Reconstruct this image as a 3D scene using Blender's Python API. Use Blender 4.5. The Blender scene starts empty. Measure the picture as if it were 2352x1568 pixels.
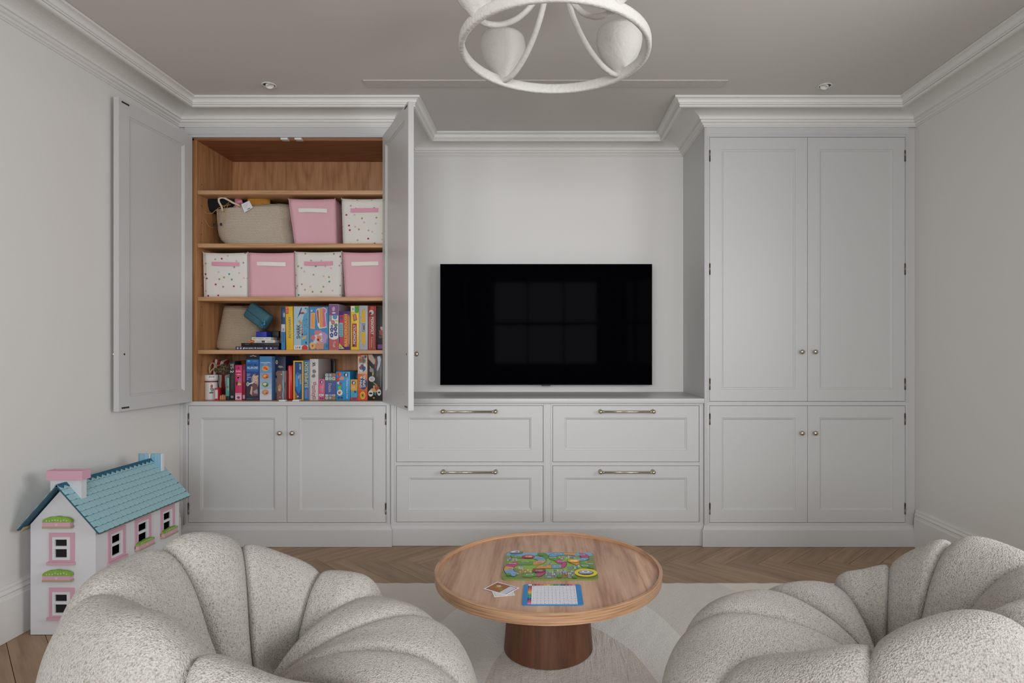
import bpy, math, random
from mathutils import Matrix, Vector
random.seed(7)
C = bpy.context.scene.collection
F = 1397.0
CX, CY, EYE = 1250.0, 800.0, 1.17
def px(X, d): return (X - CX) / F * d          # lateral position of a feature seen at depth d
def pz(Y, d): return EYE + (CY - Y) / F * d    # height of a feature seen at depth d
R = math.radians

# ---------------------------------------------------------------- camera, world, lights, exposure
cam_d = bpy.data.cameras.new('camera'); cam = bpy.data.objects.new('camera', cam_d); C.objects.link(cam)
cam.location = (0, 0, EYE); cam.rotation_euler = (R(90), 0, 0)
cam_d.sensor_width = 36.0; cam_d.lens = F / 2352 * 36.0
cam_d.shift_x = -(CX - 1176) / 2352; cam_d.shift_y = (CY - 784) / 2352
cam_d.clip_start = 0.05
bpy.context.scene.camera = cam
w = bpy.data.worlds.new('world'); bpy.context.scene.world = w; w.use_nodes = True
w.node_tree.nodes['Background'].inputs[0].default_value = (0.75, 0.85, 1.0, 1)
w.node_tree.nodes['Background'].inputs[1].default_value = 0.6
vs = bpy.context.scene.view_settings
vs.view_transform = 'Standard'; vs.look = 'None'; vs.gamma = 1.0; vs.use_curve_mapping = False
vs.exposure = 0.02
def area(name, loc, target, sx, sz, power, col, spread=180):
    l = bpy.data.lights.new(name, 'AREA'); l.shape = 'RECTANGLE'; l.size = sx; l.size_y = sz
    l.energy = power; l.color = col
    o = bpy.data.objects.new(name, l); C.objects.link(o); o.location = loc
    o.rotation_euler = (Vector(target) - Vector(loc)).to_track_quat('-Z', 'Y').to_euler()
    l.spread = R(spread)
    return o
area('daylight_centre_window', (0.02, -2.02, 1.62), (-0.1, 4, 1.35), 1.7, 1.4, 32, (0.96, 0.98, 1.0), 95)
area('daylight_left_window', (-1.66, -1.52, 1.62), (1.4, 3.6, 1.2), 0.85, 1.4, 14, (0.98, 0.98, 1.0), 120)
area('daylight_right_window', (1.70, -1.52, 1.62), (-1.7, 3.4, 1.2), 0.85, 1.4, 8, (0.98, 0.98, 1.0), 105)
area('daylight_side_window', (2.29, 1.15, 1.55), (-2.2, 2.3, 1.35), 1.3, 1.2, 25, (0.98, 0.985, 1.0), 130)

# ---------------------------------------------------------------- helpers
def lin(c):
    r = []
    for v in c:
        v = v / 255.0
        r.append(v / 12.92 if v <= 0.04045 else ((v + 0.055) / 1.055) ** 2.4)
    return (r[0], r[1], r[2], 1.0)
class NT:
    def __init__(s, name):
        s.m = bpy.data.materials.new(name); s.m.use_nodes = True
        s.t = s.m.node_tree; s.b = s.t.nodes['Principled BSDF']; s.c = None
    def n(s, t, **k):
        o = s.t.nodes.new(t)
        for a, v in k.items(): setattr(o, a, v)
        return o
    def l(s, a, b): s.t.links.new(a, b)
    def coord(s, scale=(1, 1, 1), rot=(0, 0, 0), kind='Object'):
        tc = s.n('ShaderNodeTexCoord'); mp = s.n('ShaderNodeMapping')
        mp.inputs['Scale'].default_value = scale; mp.inputs['Rotation'].default_value = rot
        s.l(tc.outputs[kind], mp.inputs['Vector']); return mp.outputs[0]
    def noise(s, vec, scale, detail=2, rough=0.5, dist=0):
        n = s.n('ShaderNodeTexNoise'); n.inputs['Scale'].default_value = scale
        n.inputs['Detail'].default_value = detail; n.inputs['Roughness'].default_value = rough
        n.inputs['Distortion'].default_value = dist; s.l(vec, n.inputs['Vector']); return n.outputs[0]
    def ramp(s, fac, stops, interp='LINEAR'):
        r = s.n('ShaderNodeValToRGB'); e = r.color_ramp.elements; r.color_ramp.interpolation = interp
        while len(e) < len(stops): e.new(0.5)
        for i, (p, c) in enumerate(stops): e[i].position = p; e[i].color = c
        s.l(fac, r.inputs[0]); return r.outputs[0]
    def mix(s, fac, a, b, mode='MIX'):
        m = s.n('ShaderNodeMix', data_type='RGBA', blend_type=mode)
        for v, i in ((fac, 0), (a, 6), (b, 7)):
            if hasattr(v, 'links'): s.l(v, m.inputs[i])
            else: m.inputs[i].default_value = v
        return m.outputs[2]
    def math(s, op, a, b=0.0):
        m = s.n('ShaderNodeMath', operation=op)
        for v, i in ((a, 0), (b, 1)):
            if hasattr(v, 'links'): s.l(v, m.inputs[i])
            else: m.inputs[i].default_value = v
        return m.outputs[0]
    def bump(s, h, strength, dist=0.01):
        b = s.n('ShaderNodeBump'); b.inputs['Strength'].default_value = strength
        b.inputs['Distance'].default_value = dist; s.l(h, b.inputs['Height']); s.l(b.outputs[0], s.b.inputs['Normal'])
def sc_(c, f): return tuple(min(1, v * f) for v in c[:3]) + (1.0,)
_mats = {}
def P(name, col, rough=0.5, metal=0.0, bump=None, var=0.0, vscale=6.0, spec=None, coat=0):
    if name in _mats: return _mats[name]
    n = NT(name); c = lin(col)
    n.b.inputs['Base Color'].default_value = c; n.b.inputs['Roughness'].default_value = rough; n.b.inputs['Metallic'].default_value = metal
    if spec is not None: n.b.inputs['Specular IOR Level'].default_value = spec
    if coat: n.b.inputs['Coat Weight'].default_value = coat
    v = n.coord()
    if var:
        nz = n.noise(v, vscale, 3)
        n.l(n.ramp(nz, [(0.3, sc_(c, 1 - var)), (0.7, sc_(c, 1 + var))]), n.b.inputs['Base Color'])
    if bump:
        n.bump(n.noise(v, bump[0], 3), bump[1], bump[2] if len(bump) > 2 else 0.005)
    _mats[name] = n.m; return n.m
def wood(name, c1, c2, c3, axis='z', rough=0.45, strip=0, rot=0.0, perobj=0.0, scale=1.0):
    n = NT(name)
    tr = 26 * scale; lo = 1.6 * scale
    S = {'x': (lo, tr, tr), 'y': (tr, lo, tr), 'z': (tr, tr, lo)}[axis]
    v = n.coord(S, (0, 0, rot)); 
    if perobj:
        oi = n.n('ShaderNodeObjectInfo'); ad = n.n('ShaderNodeVectorMath', operation='ADD'); sc = n.math('MULTIPLY', oi.outputs['Random'], 37.0)
        n.l(v, ad.inputs[0]); n.l(sc, ad.inputs[1]); v = ad.outputs[0]
    S2 = {'x': (lo * .35, 5, 5), 'y': (5, lo * .35, 5), 'z': (5, 5, lo * .35)}[axis]
    v2 = n.coord(S2, (0, 0, rot))
    big = n.noise(v2, 1.0, 2, 0.5, 0.6)
    rings = n.math('FRACT', n.math('MULTIPLY', big, 7.0))
    rr = n.math('ABSOLUTE', n.math('SUBTRACT', rings, 0.5))
    fine = n.noise(v, 4.0, 4, 0.65)
    med = n.noise(v, 0.8, 3, 0.6)
    f = n.math('ADD', n.math('MULTIPLY', fine, 0.45), n.math('ADD', n.math('MULTIPLY', rr, 0.35), n.math('MULTIPLY', med, 0.4)))
    col = n.ramp(f, [(0.30, lin(c1)), (0.5, lin(c2)), (0.72, lin(c3))])
    if strip:
        cc = n.coord((1, 1, 1), (0, 0, rot)); sp = n.n('ShaderNodeSeparateXYZ'); n.l(cc, sp.inputs[0])
        k = n.math('FLOOR', n.math('DIVIDE', sp.outputs[0], strip))
        wn = n.n('ShaderNodeTexWhiteNoise', noise_dimensions='1D'); n.l(k, wn.inputs['W'])
        col = n.mix(1.0, col, n.ramp(wn.outputs[0], [(0, (0.88, 0.87, 0.86, 1)), (1, (1.08, 1.08, 1.08, 1))]), 'MULTIPLY')
    if perobj:
        col = n.mix(1.0, col, n.ramp(oi.outputs['Random'], [(0, (1 - perobj,) * 3 + (1,)), (1, (1 + perobj, 1 + perobj, 1 + perobj, 1))]), 'MULTIPLY')
    n.l(col, n.b.inputs['Base Color']); n.b.inputs['Roughness'].default_value = rough
    n.bump(fine, 0.12, 0.002); _mats[name] = n.m; return n.m

class MB:
    def __init__(s): s.v = []; s.f = []; s.m = []; s.sm = []
    def add(s, vs, fs, mi=0, smooth=False):
        b = len(s.v); s.v += [tuple(v) for v in vs]
        for f in fs: s.f.append(tuple(b + i for i in f)); s.m.append(mi); s.sm.append(smooth)
    def box(s, x0, x1, y0, y1, z0, z1, mi=0, M=None):
        vs = [Vector((x, y, z)) for x in (x0, x1) for y in (y0, y1) for z in (z0, z1)]
        if M: vs = [M @ v for v in vs]
        s.add(vs, [(0, 1, 3, 2), (4, 6, 7, 5), (0, 4, 5, 1), (2, 3, 7, 6), (0, 2, 6, 4), (1, 5, 7, 3)], mi)
    def bbox(s, x0, x1, y0, y1, z0, z1, b, mi=0, M=None):
        """box with chamfered edges"""
        import bmesh
        bm = bmesh.new(); bmesh.ops.create_cube(bm, size=1)
        for v in bm.verts: v.co = Vector(((x0 + x1) / 2 + v.co.x * (x1 - x0), (y0 + y1) / 2 + v.co.y * (y1 - y0), (z0 + z1) / 2 + v.co.z * (z1 - z0)))
        bmesh.ops.bevel(bm, geom=bm.edges[:], offset=b, segments=2, affect='EDGES', profile=0.5)
        s.bm(bm, mi, True, M); bm.free()
    def bm(s, bm, mi=0, smooth=False, M=None):
        bm.verts.index_update()
        s.add([(M @ v.co) if M else v.co.copy() for v in bm.verts], [tuple(v.index for v in f.verts) for f in bm.faces], mi, smooth)
    def lathe(s, prof, cx=0, cy=0, n=32, mi=0, smooth=True, M=None, sy=1.0):
        k = len(prof); vs = []
        for i in range(n):
            a = 2 * math.pi * i / n
            for r, z in prof: vs.append(Vector((cx + r * math.cos(a), cy + r * sy * math.sin(a), z)))
        if M: vs = [M @ v for v in vs]
        fs = [(i * k + j, ((i + 1) % n) * k + j, ((i + 1) % n) * k + j + 1, i * k + j + 1) for i in range(n) for j in range(k - 1)]
        s.add(vs, fs, mi, smooth)
    def tube(s, pts, r, n=8, mi=0, caps=True, rb=None, closed=False):
        """round (or r x rb oval) tube along points"""
        pts = [Vector(p) for p in pts]; k = len(pts); vs = []; rb = rb or r
        up = Vector((0, 0, 1)); prev = None
        for i, p in enumerate(pts):
            t = (pts[min(i + 1, k - 1)] - pts[max(i - 1, 0)])
            if closed: t = pts[(i + 1) % k] - pts[(i - 1) % k]
            t.normalize()
            if prev is None:
                a = t.cross(up)
                if a.length < 0.05: a = t.cross(Vector((1, 0, 0)))
            else: a = prev - t * prev.dot(t)
            a.normalize(); prev = a; b = t.cross(a)
            rr = r(i / (k - 1)) if callable(r) else r; rq = rr if callable(r) else rb
            for j in range(n):
                q = 2 * math.pi * j / n; vs.append(p + a * math.cos(q) * rr + b * math.sin(q) * rq)
        fs = [(i * n + j, i * n + (j + 1) % n, (i + 1) * n + (j + 1) % n, (i + 1) * n + j) for i in range(k - 1) for j in range(n)]
        if closed: fs += [((k - 1) * n + j, (k - 1) * n + (j + 1) % n, (j + 1) % n, j) for j in range(n)]
        elif caps: fs += [tuple(range(n)), tuple((k - 1) * n + j for j in reversed(range(n)))]
        s.add(vs, fs, mi, True)
    def grid(s, fn, nu, nv, mi=0, smooth=True, wrap=False, flip=False):
        vs = [fn(i / nu, j / nv) for i in range(nu + (0 if wrap else 1)) for j in range(nv + 1)]
        N = nu if wrap else nu + 1
        fs = []
        for i in range(nu):
            for j in range(nv):
                a = i * (nv + 1) + j; b = ((i + 1) % N) * (nv + 1) + j
                q = (a, b, b + 1, a + 1); fs.append(q[::-1] if flip else q)
        s.add(vs, fs, mi, smooth)
    def prism(s, poly, h0, h1, fn, mi=0):
        """poly = 2D outline, fn(a, b, h) -> 3D"""
        n = len(poly); vs = [fn(a, b, h0) for a, b in poly] + [fn(a, b, h1) for a, b in poly]
        s.add(vs, [tuple(range(n))[::-1], tuple(range(n, 2 * n))] + [(i, (i + 1) % n, n + (i + 1) % n, n + i) for i in range(n)], mi)
def wm(o): return (wm(o.parent) @ o.matrix_parent_inverse @ o.matrix_basis) if o.parent else o.matrix_basis.copy()
def setp(o, parent):
    if parent: o.parent = parent; o.matrix_parent_inverse = wm(parent).inverted()
def tag(o, label=None, cat=None, group=None, kind=None):
    if label: o['label'] = label
    if cat: o['category'] = cat
    if group: o['group'] = group
    if kind: o['kind'] = kind
    return o
def build(name, mb, mats, parent=None, label=None, cat=None, group=None, kind=None, centre=None):
    me = bpy.data.meshes.new(name); vs = mb.v
    if centre is None: centre = parent is None and kind != 'structure'
    off = Vector((0, 0, 0))
    if centre:
        lo = [min(v[i] for v in vs) for i in range(3)]; hi = [max(v[i] for v in vs) for i in range(3)]
        off = Vector(((lo[0] + hi[0]) / 2, (lo[1] + hi[1]) / 2, lo[2])); vs = [tuple(Vector(v) - off) for v in vs]
    me.from_pydata(vs, [], mb.f)
    mats = mats if isinstance(mats, (list, tuple)) else [mats]
    for m in mats: me.materials.append(m)
    me.polygons.foreach_set('material_index', mb.m); me.polygons.foreach_set('use_smooth', mb.sm)
    me.validate(); me.update()
    o = bpy.data.objects.new(name, me); C.objects.link(o); o.location = off
    if parent: 
        setp(o, parent)
    return tag(o, label, cat, group, kind)
def fixn(o):
    import bmesh
    bm = bmesh.new(); bm.from_mesh(o.data); bmesh.ops.recalc_face_normals(bm, faces=bm.faces[:]); bm.to_mesh(o.data); bm.free(); return o
def thing(name, label, cat, loc, group=None, rz=0.0):
    o = bpy.data.objects.new(name, None); o.empty_display_size = 0.1; C.objects.link(o); o.location = loc; o.rotation_euler = (0, 0, rz)
    return tag(o, label, cat, group)
def box(name, x0, x1, y0, y1, z0, z1, mat, parent=None, b=0.0, **k):
    m = MB()
    if b: m.bbox(x0, x1, y0, y1, z0, z1, b)
    else: m.box(x0, x1, y0, y1, z0, z1)
    return build(name, m, mat, parent, **k)
_tc = {}
def glyphs(s):
    """outline of a string as flat polygons, scaled to the unit square"""
    if s in _tc: return _tc[s]
    cu = bpy.data.curves.new('lettering', 'FONT'); cu.body = s; cu.resolution_u = 2; cu.fill_mode = 'FRONT'; cu.offset = 0.012
    o = bpy.data.objects.new('lettering', cu); C.objects.link(o); bpy.context.view_layer.update()
    me = bpy.data.meshes.new_from_object(o.evaluated_get(bpy.context.evaluated_depsgraph_get()))
    vs = [(v.co.x, v.co.y) for v in me.vertices]; fs = [tuple(p.vertices) for p in me.polygons]
    bpy.data.objects.remove(o); bpy.data.curves.remove(cu); bpy.data.meshes.remove(me)
    x0 = min(v[0] for v in vs); x1 = max(v[0] for v in vs); y0 = min(v[1] for v in vs); y1 = max(v[1] for v in vs)
    _tc[s] = ([((a - x0) / (x1 - x0) - .5, (b - y0) / (y1 - y0) - .5) for a, b in vs], fs); return _tc[s]

# ---------------------------------------------------------------- materials
WALL = P('wall_paint', (222, 220, 216), 0.65, bump=(90, 0.04, 0.002))
CEIL = P('ceiling_paint', (208, 202, 198), 0.75)
TRIM = P('trim_paint', (224, 222, 218), 0.45)
CAB = P('cabinet_paint', (197, 197, 195), 0.38, bump=(300, 0.02, 0.001))
NICK = P('nickel', (196, 186, 170), 0.22, 1.0)
DARKM = P('dark_metal', (70, 66, 60), 0.4, 0.8)
HINGE = P('hinge_metal', (120, 112, 102), 0.35, 0.9)
BLACK = P('black_plastic', (6, 6, 8), 0.4)
PLAST = P('plaster', (208, 205, 198), 0.8, bump=(75, 0.45, 0.008))
OAKV = wood('oak_upright', (144, 96, 60), (176, 126, 84), (194, 148, 106), 'z')
OAKH = wood('oak_shelf', (160, 114, 76), (190, 144, 102), (206, 162, 122), 'x')
FLOORW = wood('oak_plank', (120, 95, 71), (152, 123, 95), (168, 139, 110), 'x', 0.42, perobj=0.10)
TABW = wood('table_oak', (158, 118, 94), (196, 158, 132), (212, 178, 152), 'y', 0.42, strip=0.17, rot=R(6))
RIMW = wood('table_rim_oak', (140, 98, 66), (176, 132, 94), (196, 152, 114), 'x', 0.35)
PEDW = wood('pedestal_walnut', (74, 44, 26), (100, 62, 40), (114, 74, 50), 'z', 0.55)

# ---------------------------------------------------------------- setting
XL, XR, YW, YF, CZ, YB = -2.162, 2.200, 4.159, 3.600, 2.579, -2.0
LX, RX = -0.915, 0.950      # inner sides of the two tall cabinets
T = 0.12
# floor
FZ = 0.0
m = MB(); m.box(XL - T, XR + T, YB - 0.9, YW + T, -0.15, -0.012)
floor = build('floor', m, P('floor_base', (60, 46, 34), 0.9), kind='structure')
PW, n_ = 0.118, 5
PL = PW * n_
def clip(poly, a, b, c):    # keep a*x + b*y <= c
    out = []
    for i in range(len(poly)):
        p, q = poly[i], poly[(i + 1) % len(poly)]
        dp, dq = a * p[0] + b * p[1] - c, a * q[0] + b * q[1] - c
        if dp <= 0: out.append(p)
        if (dp < 0 < dq) or (dq < 0 < dp):
            t = dp / (dp - dq); out.append((p[0] + t * (q[0] - p[0]), p[1] + t * (q[1] - p[1])))
    return out
far_m = MB(); s2 = math.sqrt(.5); g = 0.0009
ox, oy = 0.15, 3.30
def plank_at(i, j, horiz):
    w_, h_ = (PL, PW) if horiz else (PW, PL)
    x0, y0 = i * PW, j * PW
    rect = [(x0 + g, y0 + g), (x0 + w_ - g, y0 + g), (x0 + w_ - g, y0 + h_ - g), (x0 + g, y0 + h_ - g)]
    rot = [((x + y) * s2 + ox, (y - x) * s2 + oy) for x, y in rect]      # rotate by -45 degrees
    p = rot
    for a, b, c in ((-1, 0, -XL - .004), (1, 0, XR - .004), (0, 1, 3.72), (0, -1, 1.9)):
        p = clip(p, a, b, c)
        if len(p) < 3: return
    area_ = abs(sum(p[k][0] * p[(k + 1) % len(p)][1] - p[(k + 1) % len(p)][0] * p[k][1] for k in range(len(p)))) / 2
    if area_ < 0.0012: return
    if p == rot or True:
        cx_ = sum(q[0] for q in p) / len(p); cy_ = sum(q[1] for q in p) / len(p)
    ang = R(-45) if horiz else R(45)
    ca, sa = math.cos(-ang), math.sin(-ang)
    loc = [((x - cx_) * ca - (y - cy_) * sa, (x - cx_) * sa + (y - cy_) * ca) for x, y in p]
    if cy_ < 1.7:
        far_m.prism([(x, y) for x, y in p], -0.012, 0.0, lambda a, b, h: (a, b, h)); return
    k = MB(); nv = len(loc); sh = 0.0012
    ins = []
    for q in loc:
        d = math.hypot(*q) or 1; ins.append((q[0] * (1 - sh / d), q[1] * (1 - sh / d)))
    vs = [(a, b, -0.012) for a, b in loc] + [(a, b, -0.001) for a, b in loc] + [(a, b, 0.0) for a, b in ins]
    fs = [(a, (a + 1) % nv, nv + (a + 1) % nv, nv + a) for a in range(nv)] + [(nv + a, nv + (a + 1) % nv, 2 * nv + (a + 1) % nv, 2 * nv + a) for a in range(nv)] + [tuple(range(2 * nv, 3 * nv))]
    k.add(vs, fs); o = build('plank', k, FLOORW, centre=False)
    o.location = (cx_, cy_, 0); o.rotation_euler = (0, 0, ang); setp(o, floor)
for j in range(-70, 70):
    for mm in range(-8, 9):
        plank_at(j + 2 * n_ * mm, j, True)
        plank_at(j, j - 2 * n_ + 1 + 2 * n_ * mm, False)
build('plank_field', far_m, FLOORW, floor, kind='stuff')
# walls
box('wall_left', XL - T, XL, -1.05, YW + T, -0.012, CZ, WALL, kind='structure')
WY0, WY1, WZ0, WZ1 = .45, 1.85, .92, 2.2      # window in the right wall, beside the camera
m = MB()
m.box(XR, XR + T, -1.05, WY0, -0.012, CZ); m.box(XR, XR + T, WY1, YW + T, -0.012, CZ); m.box(XR, XR + T, WY0, WY1, -0.012, WZ0); m.box(XR, XR + T, WY0, WY1, WZ1, CZ)
build('wall_right', m, WALL, kind='structure')
m = MB(); fw = .05
m.box(XR + .03, XR + .07, WY0, WY0 + fw, WZ0, WZ1); m.box(XR + .03, XR + .07, WY1 - fw, WY1, WZ0, WZ1)
for za, zb in ((WZ0, WZ0 + fw), (WZ1 - fw, WZ1), (1.54, 1.58)): m.box(XR + .03, XR + .07, WY0 + fw, WY1 - fw, za, zb)
for za, zb in ((WZ0 + fw, 1.54), (1.58, WZ1 - fw)): m.box(XR + .035, XR + .065, 1.138, 1.162, za, zb)
build('window_4', m, TRIM, kind='structure')
box('wall_back', XL, XR, YW, YW + T, -0.012, CZ, WALL, kind='structure')
m = MB(); m.box(XL - T, XR + T, YB - 0.9, YW + T, CZ, CZ + 0.1)
ceiling = build('ceiling', m, CEIL, kind='structure')
# the bay behind the camera: centre wall and two splayed walls, each with a sash window
def bay(nm, p0, p1, sill, head, mgn, idx):
    p0, p1 = Vector(p0), Vector(p1); d = (p1 - p0); L = d.length; d.normalize(); nrm = Vector((-d.y, d.x, 0))
    M = Matrix((( d.x, nrm.x, 0, p0.x), (d.y, nrm.y, 0, p0.y), (0, 0, 1, 0), (0, 0, 0, 1)))
    k = MB(); t0, t1 = -0.12, 0.0
    k.box(0, mgn, t0, t1, -.012, CZ, M=M); k.box(L - mgn, L, t0, t1, -.012, CZ, M=M)
    k.box(mgn, L - mgn, t0, t1, -.012, sill, M=M); k.box(mgn, L - mgn, t0, t1, head, CZ, M=M)
    fixn(build(nm, k, WALL, kind='structure'))
    k = MB(); fw = 0.05; a0, a1 = -0.08, -0.04
    k.box(mgn, mgn + fw, a0, a1, sill, head, M=M); k.box(L - mgn - fw, L - mgn, a0, a1, sill, head, M=M)
    k.box(mgn, L - mgn, a0, a1, sill, sill + fw, M=M); k.box(mgn, L - mgn, a0, a1, head - fw, head, M=M)
    k.box(mgn, L - mgn, a0 - .01, a1 + .01, (sill + head) / 2 - .025, (sill + head) / 2 + .025, M=M)
    nn = 2 if L > 1.4 else 1
    for q in range(nn):
        x = mgn + (L - 2 * mgn) * (q + 1) / (nn + 1); k.box(x - .015, x + .015, a0, a1, sill, head, M=M)
    k.box(mgn, L - mgn, -0.0, 0.04, sill - .03, sill, M=M)
    fixn(build('window_%d' % idx, k, TRIM, kind='structure'))
bay('wall_window', (1.05, -1.88, 0), (-1.0, -1.88, 0), 0.85, 2.3, 0.14, 1)
bay('wall_bay_left', (-1.0, -1.88, 0), (XL, -1.05, 0), 0.85, 2.3, 0.18, 2)
bay('wall_bay_right', (XR, -1.05, 0), (1.05, -1.88, 0), 0.85, 2.3, 0.18, 3)

# cornice, swept round the room outline with mitred corners
def sweep(path, prof, closed=False):
    """prof = (u from wall into room, z); path walked with the room on its right"""
    k = MB(); n = len(path); rows = []
    for i, p in enumerate(path):
        p = Vector(p); dirs = []
        if i > 0: dirs.append((p - Vector(path[i - 1])).normalized())
        if i < n - 1: dirs.append((Vector(path[i + 1]) - p).normalized())
        ns = [Vector((d.y, -d.x)) for d in dirs]
        b = sum(ns, Vector((0, 0))); b.normalize(); b /= b.dot(ns[0])
        rows.append([(p.x + b.x * u, p.y + b.y * u, z) for u, z in prof])
    np_ = len(prof)
    k.add([v for r_ in rows for v in r_], [(i * np_ + j, i * np_ + (j + 1) % np_, (i + 1) * np_ + (j + 1) % np_, (i + 1) * np_ + j) for i in range(n - 1) for j in range(np_)])
    k.add(rows[0], [tuple(range(np_))]); k.add(rows[-1], [tuple(range(np_))])
    return k
path = [(XL, -1.04), (XL, YF), (LX, YF), (LX, YW), (RX, YW), (RX, YF), (XR, YF), (XR, -1.04)]
prof = [(0.0, CZ - .001), (0.222, CZ - .001), (0.222, CZ - .012)]
for a in range(1, 6): prof.append((0.222 - .022 * math.sin(R(18 * a)), CZ - .012 - .014 * (1 - math.cos(R(18 * a)))))
prof += [(0.199, CZ - .033), (0.192, CZ - .034), (0.192, CZ - .041)]
for a in range(0, 7): prof.append((0.186 + .007 * math.sin(R(30 * a)) , CZ - .048 - .007 * -math.cos(R(30 * a)) ))
prof += [(0.176, CZ - .055), (0.172, CZ - .046)]
for a in range(1, 9): prof.append((0.172 - .132 * math.sin(R(11.25 * a)) , CZ - .026 - .034 * (1 - math.cos(R(11.25 * a)))))
prof += [(0.040, CZ - .066), (0.030, CZ - .067), (0.030, CZ - .076), (0.026, CZ - .080), (0.018, CZ - .083), (0.014, CZ - .091), (0.007, CZ - .093), (0.007, CZ - .099), (0.0, CZ - .100)]
fixn(build('trim_cornice', sweep(path, prof), TRIM, kind='structure'))
skp = [(0.0, 0.001), (0.022, 0.001), (0.022, 0.168), (0.019, 0.174), (0.017, 0.186), (0.020, 0.192), (0.016, 0.198), (0.012, 0.204), (0.013, 0.212), (0.009, 0.220), (0.0, 0.222)]
fixn(build('baseboard_left', sweep([(XL, -1.04), (XL, YF - .016)], skp), TRIM, kind='structure'))
fixn(build('baseboard_right', sweep([(XR, YF - .016), (XR, -1.04)], skp), TRIM, kind='structure'))

# ---------------------------------------------------------------- joinery
def panel_mb(w_, h_, t, st=0.070, both=True, sgn=1, hs=None):
    """framed door: x 0..w*sgn, y 0..t (front at y=0 facing -y), z 0..h, recessed field on the face(s)"""
    k = MB(); hs = hs or st
    def rect(i, d, j=None):
        j = i if j is None else j
        return [(i, d, j), (w_ - i, d, j), (w_ - i, d, h_ - j), (i, d, h_ - j)]
    def face(y, q):
        dz = hs - st
        rs = [(0, 0), (st, 0), (st + .002, .004), (st + .006, .0045), (st + .013, .010), (st + .0135, .010)]
        vs = []
        for i, d in rs: vs += rect(i, y + q * d, i + (dz if i else 0))
        fs = []
        for a in range(len(rs) - 1):
            for c in range(4): fs.append((a * 4 + c, a * 4 + (c + 1) % 4, a * 4 + 4 + (c + 1) % 4, a * 4 + 4 + c))
        k.add(vs, fs)
    face(0, 1)
    if both: face(t, -1)
    else: k.add(rect(0, t), [(0, 1, 2, 3)])
    a = rect(0, 0); b = rect(0, t); k.add(a + b, [(i, (i + 1) % 4, 4 + (i + 1) % 4, 4 + i) for i in range(4)])
    i = st + .0135; dz = hs - st
    f = MB(); f.box(i, w_ - i, .010, (t - .010) if both else t - .002, i + dz, h_ - i - dz)
    if sgn < 0:
        for q in (k, f): q.v = [(-v[0], v[1], v[2]) for v in q.v]
    return k, f
def xf(k, M): k.v = [tuple(M @ Vector(v)) for v in k.v]; return k
def knob_mb(M):
    k = MB(); MM = M @ Matrix.Rotation(R(90), 4, 'X')
    k.lathe([(0, 0), (.009, 0), (.009, .003), (.0055, .006), (.005, .012), (.008, .016), (.0125, .019), (.0142, .024), (.0130, .029), (.008, .033), (0, .034)], n=20, M=MM); return k
def hinge_mb(x, y, z, L=0.065):
    k = MB(); k.tube([(x, y, z - L / 2), (x, y, z + L / 2)], .0045, 8); k.lathe([(0, z + L / 2), (.004, z + L / 2 + .003), (0, z + L / 2 + .006)], x, y, 8); return k
def door(parent, x, z, w_, h_, sgn, rot=0.0, y=None, knob=(0.03, 0.3), hz=(), t=0.028, plates=False, lbl=None, xo=0, knobmat=None):
    y = YF + .001 if y is None else y
    M = Matrix.Translation((x, y, z)) @ Matrix.Rotation(rot, 4, 'Z')
    k, f = panel_mb(w_, h_, t, sgn=sgn)
    d = fixn(build('door', xf(k, M), CAB, parent, label=lbl)); fixn(build('panel', xf(f, M), CAB, d))
    kx = sgn * (w_ - knob[0])
    build('knob', knob_mb(M @ Matrix.Translation((kx, 0, knob[1]))), NICK, d)
    for q in hz:
        k = xf(hinge_mb(0, -.001, q), M); build('hinge', k, HINGE, d)
    if plates:
        q = MB(); q.lathe([(0, 0), (.005, 0), (.005, .001), (0, .0012)], n=12, M=M @ Matrix.Translation((kx, t, knob[1])) @ Matrix.Rotation(R(-90), 4, 'X')); build('screw', q, DARKM, d)
        for zz in (.012, h_ - .020):
            q = MB(); x0, x1 = sorted((sgn * (w_ - .018), sgn * (w_ - .068))); q.box(x0, x1, t, t + .002, zz, zz + .008, 0, M); fixn(build('strike_plate', q, DARKM, d))
    return d
ZB, ZD1, ZD2, ZD3, ZD4 = 0.115, 0.139, 0.832, 0.856, 2.421
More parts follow.
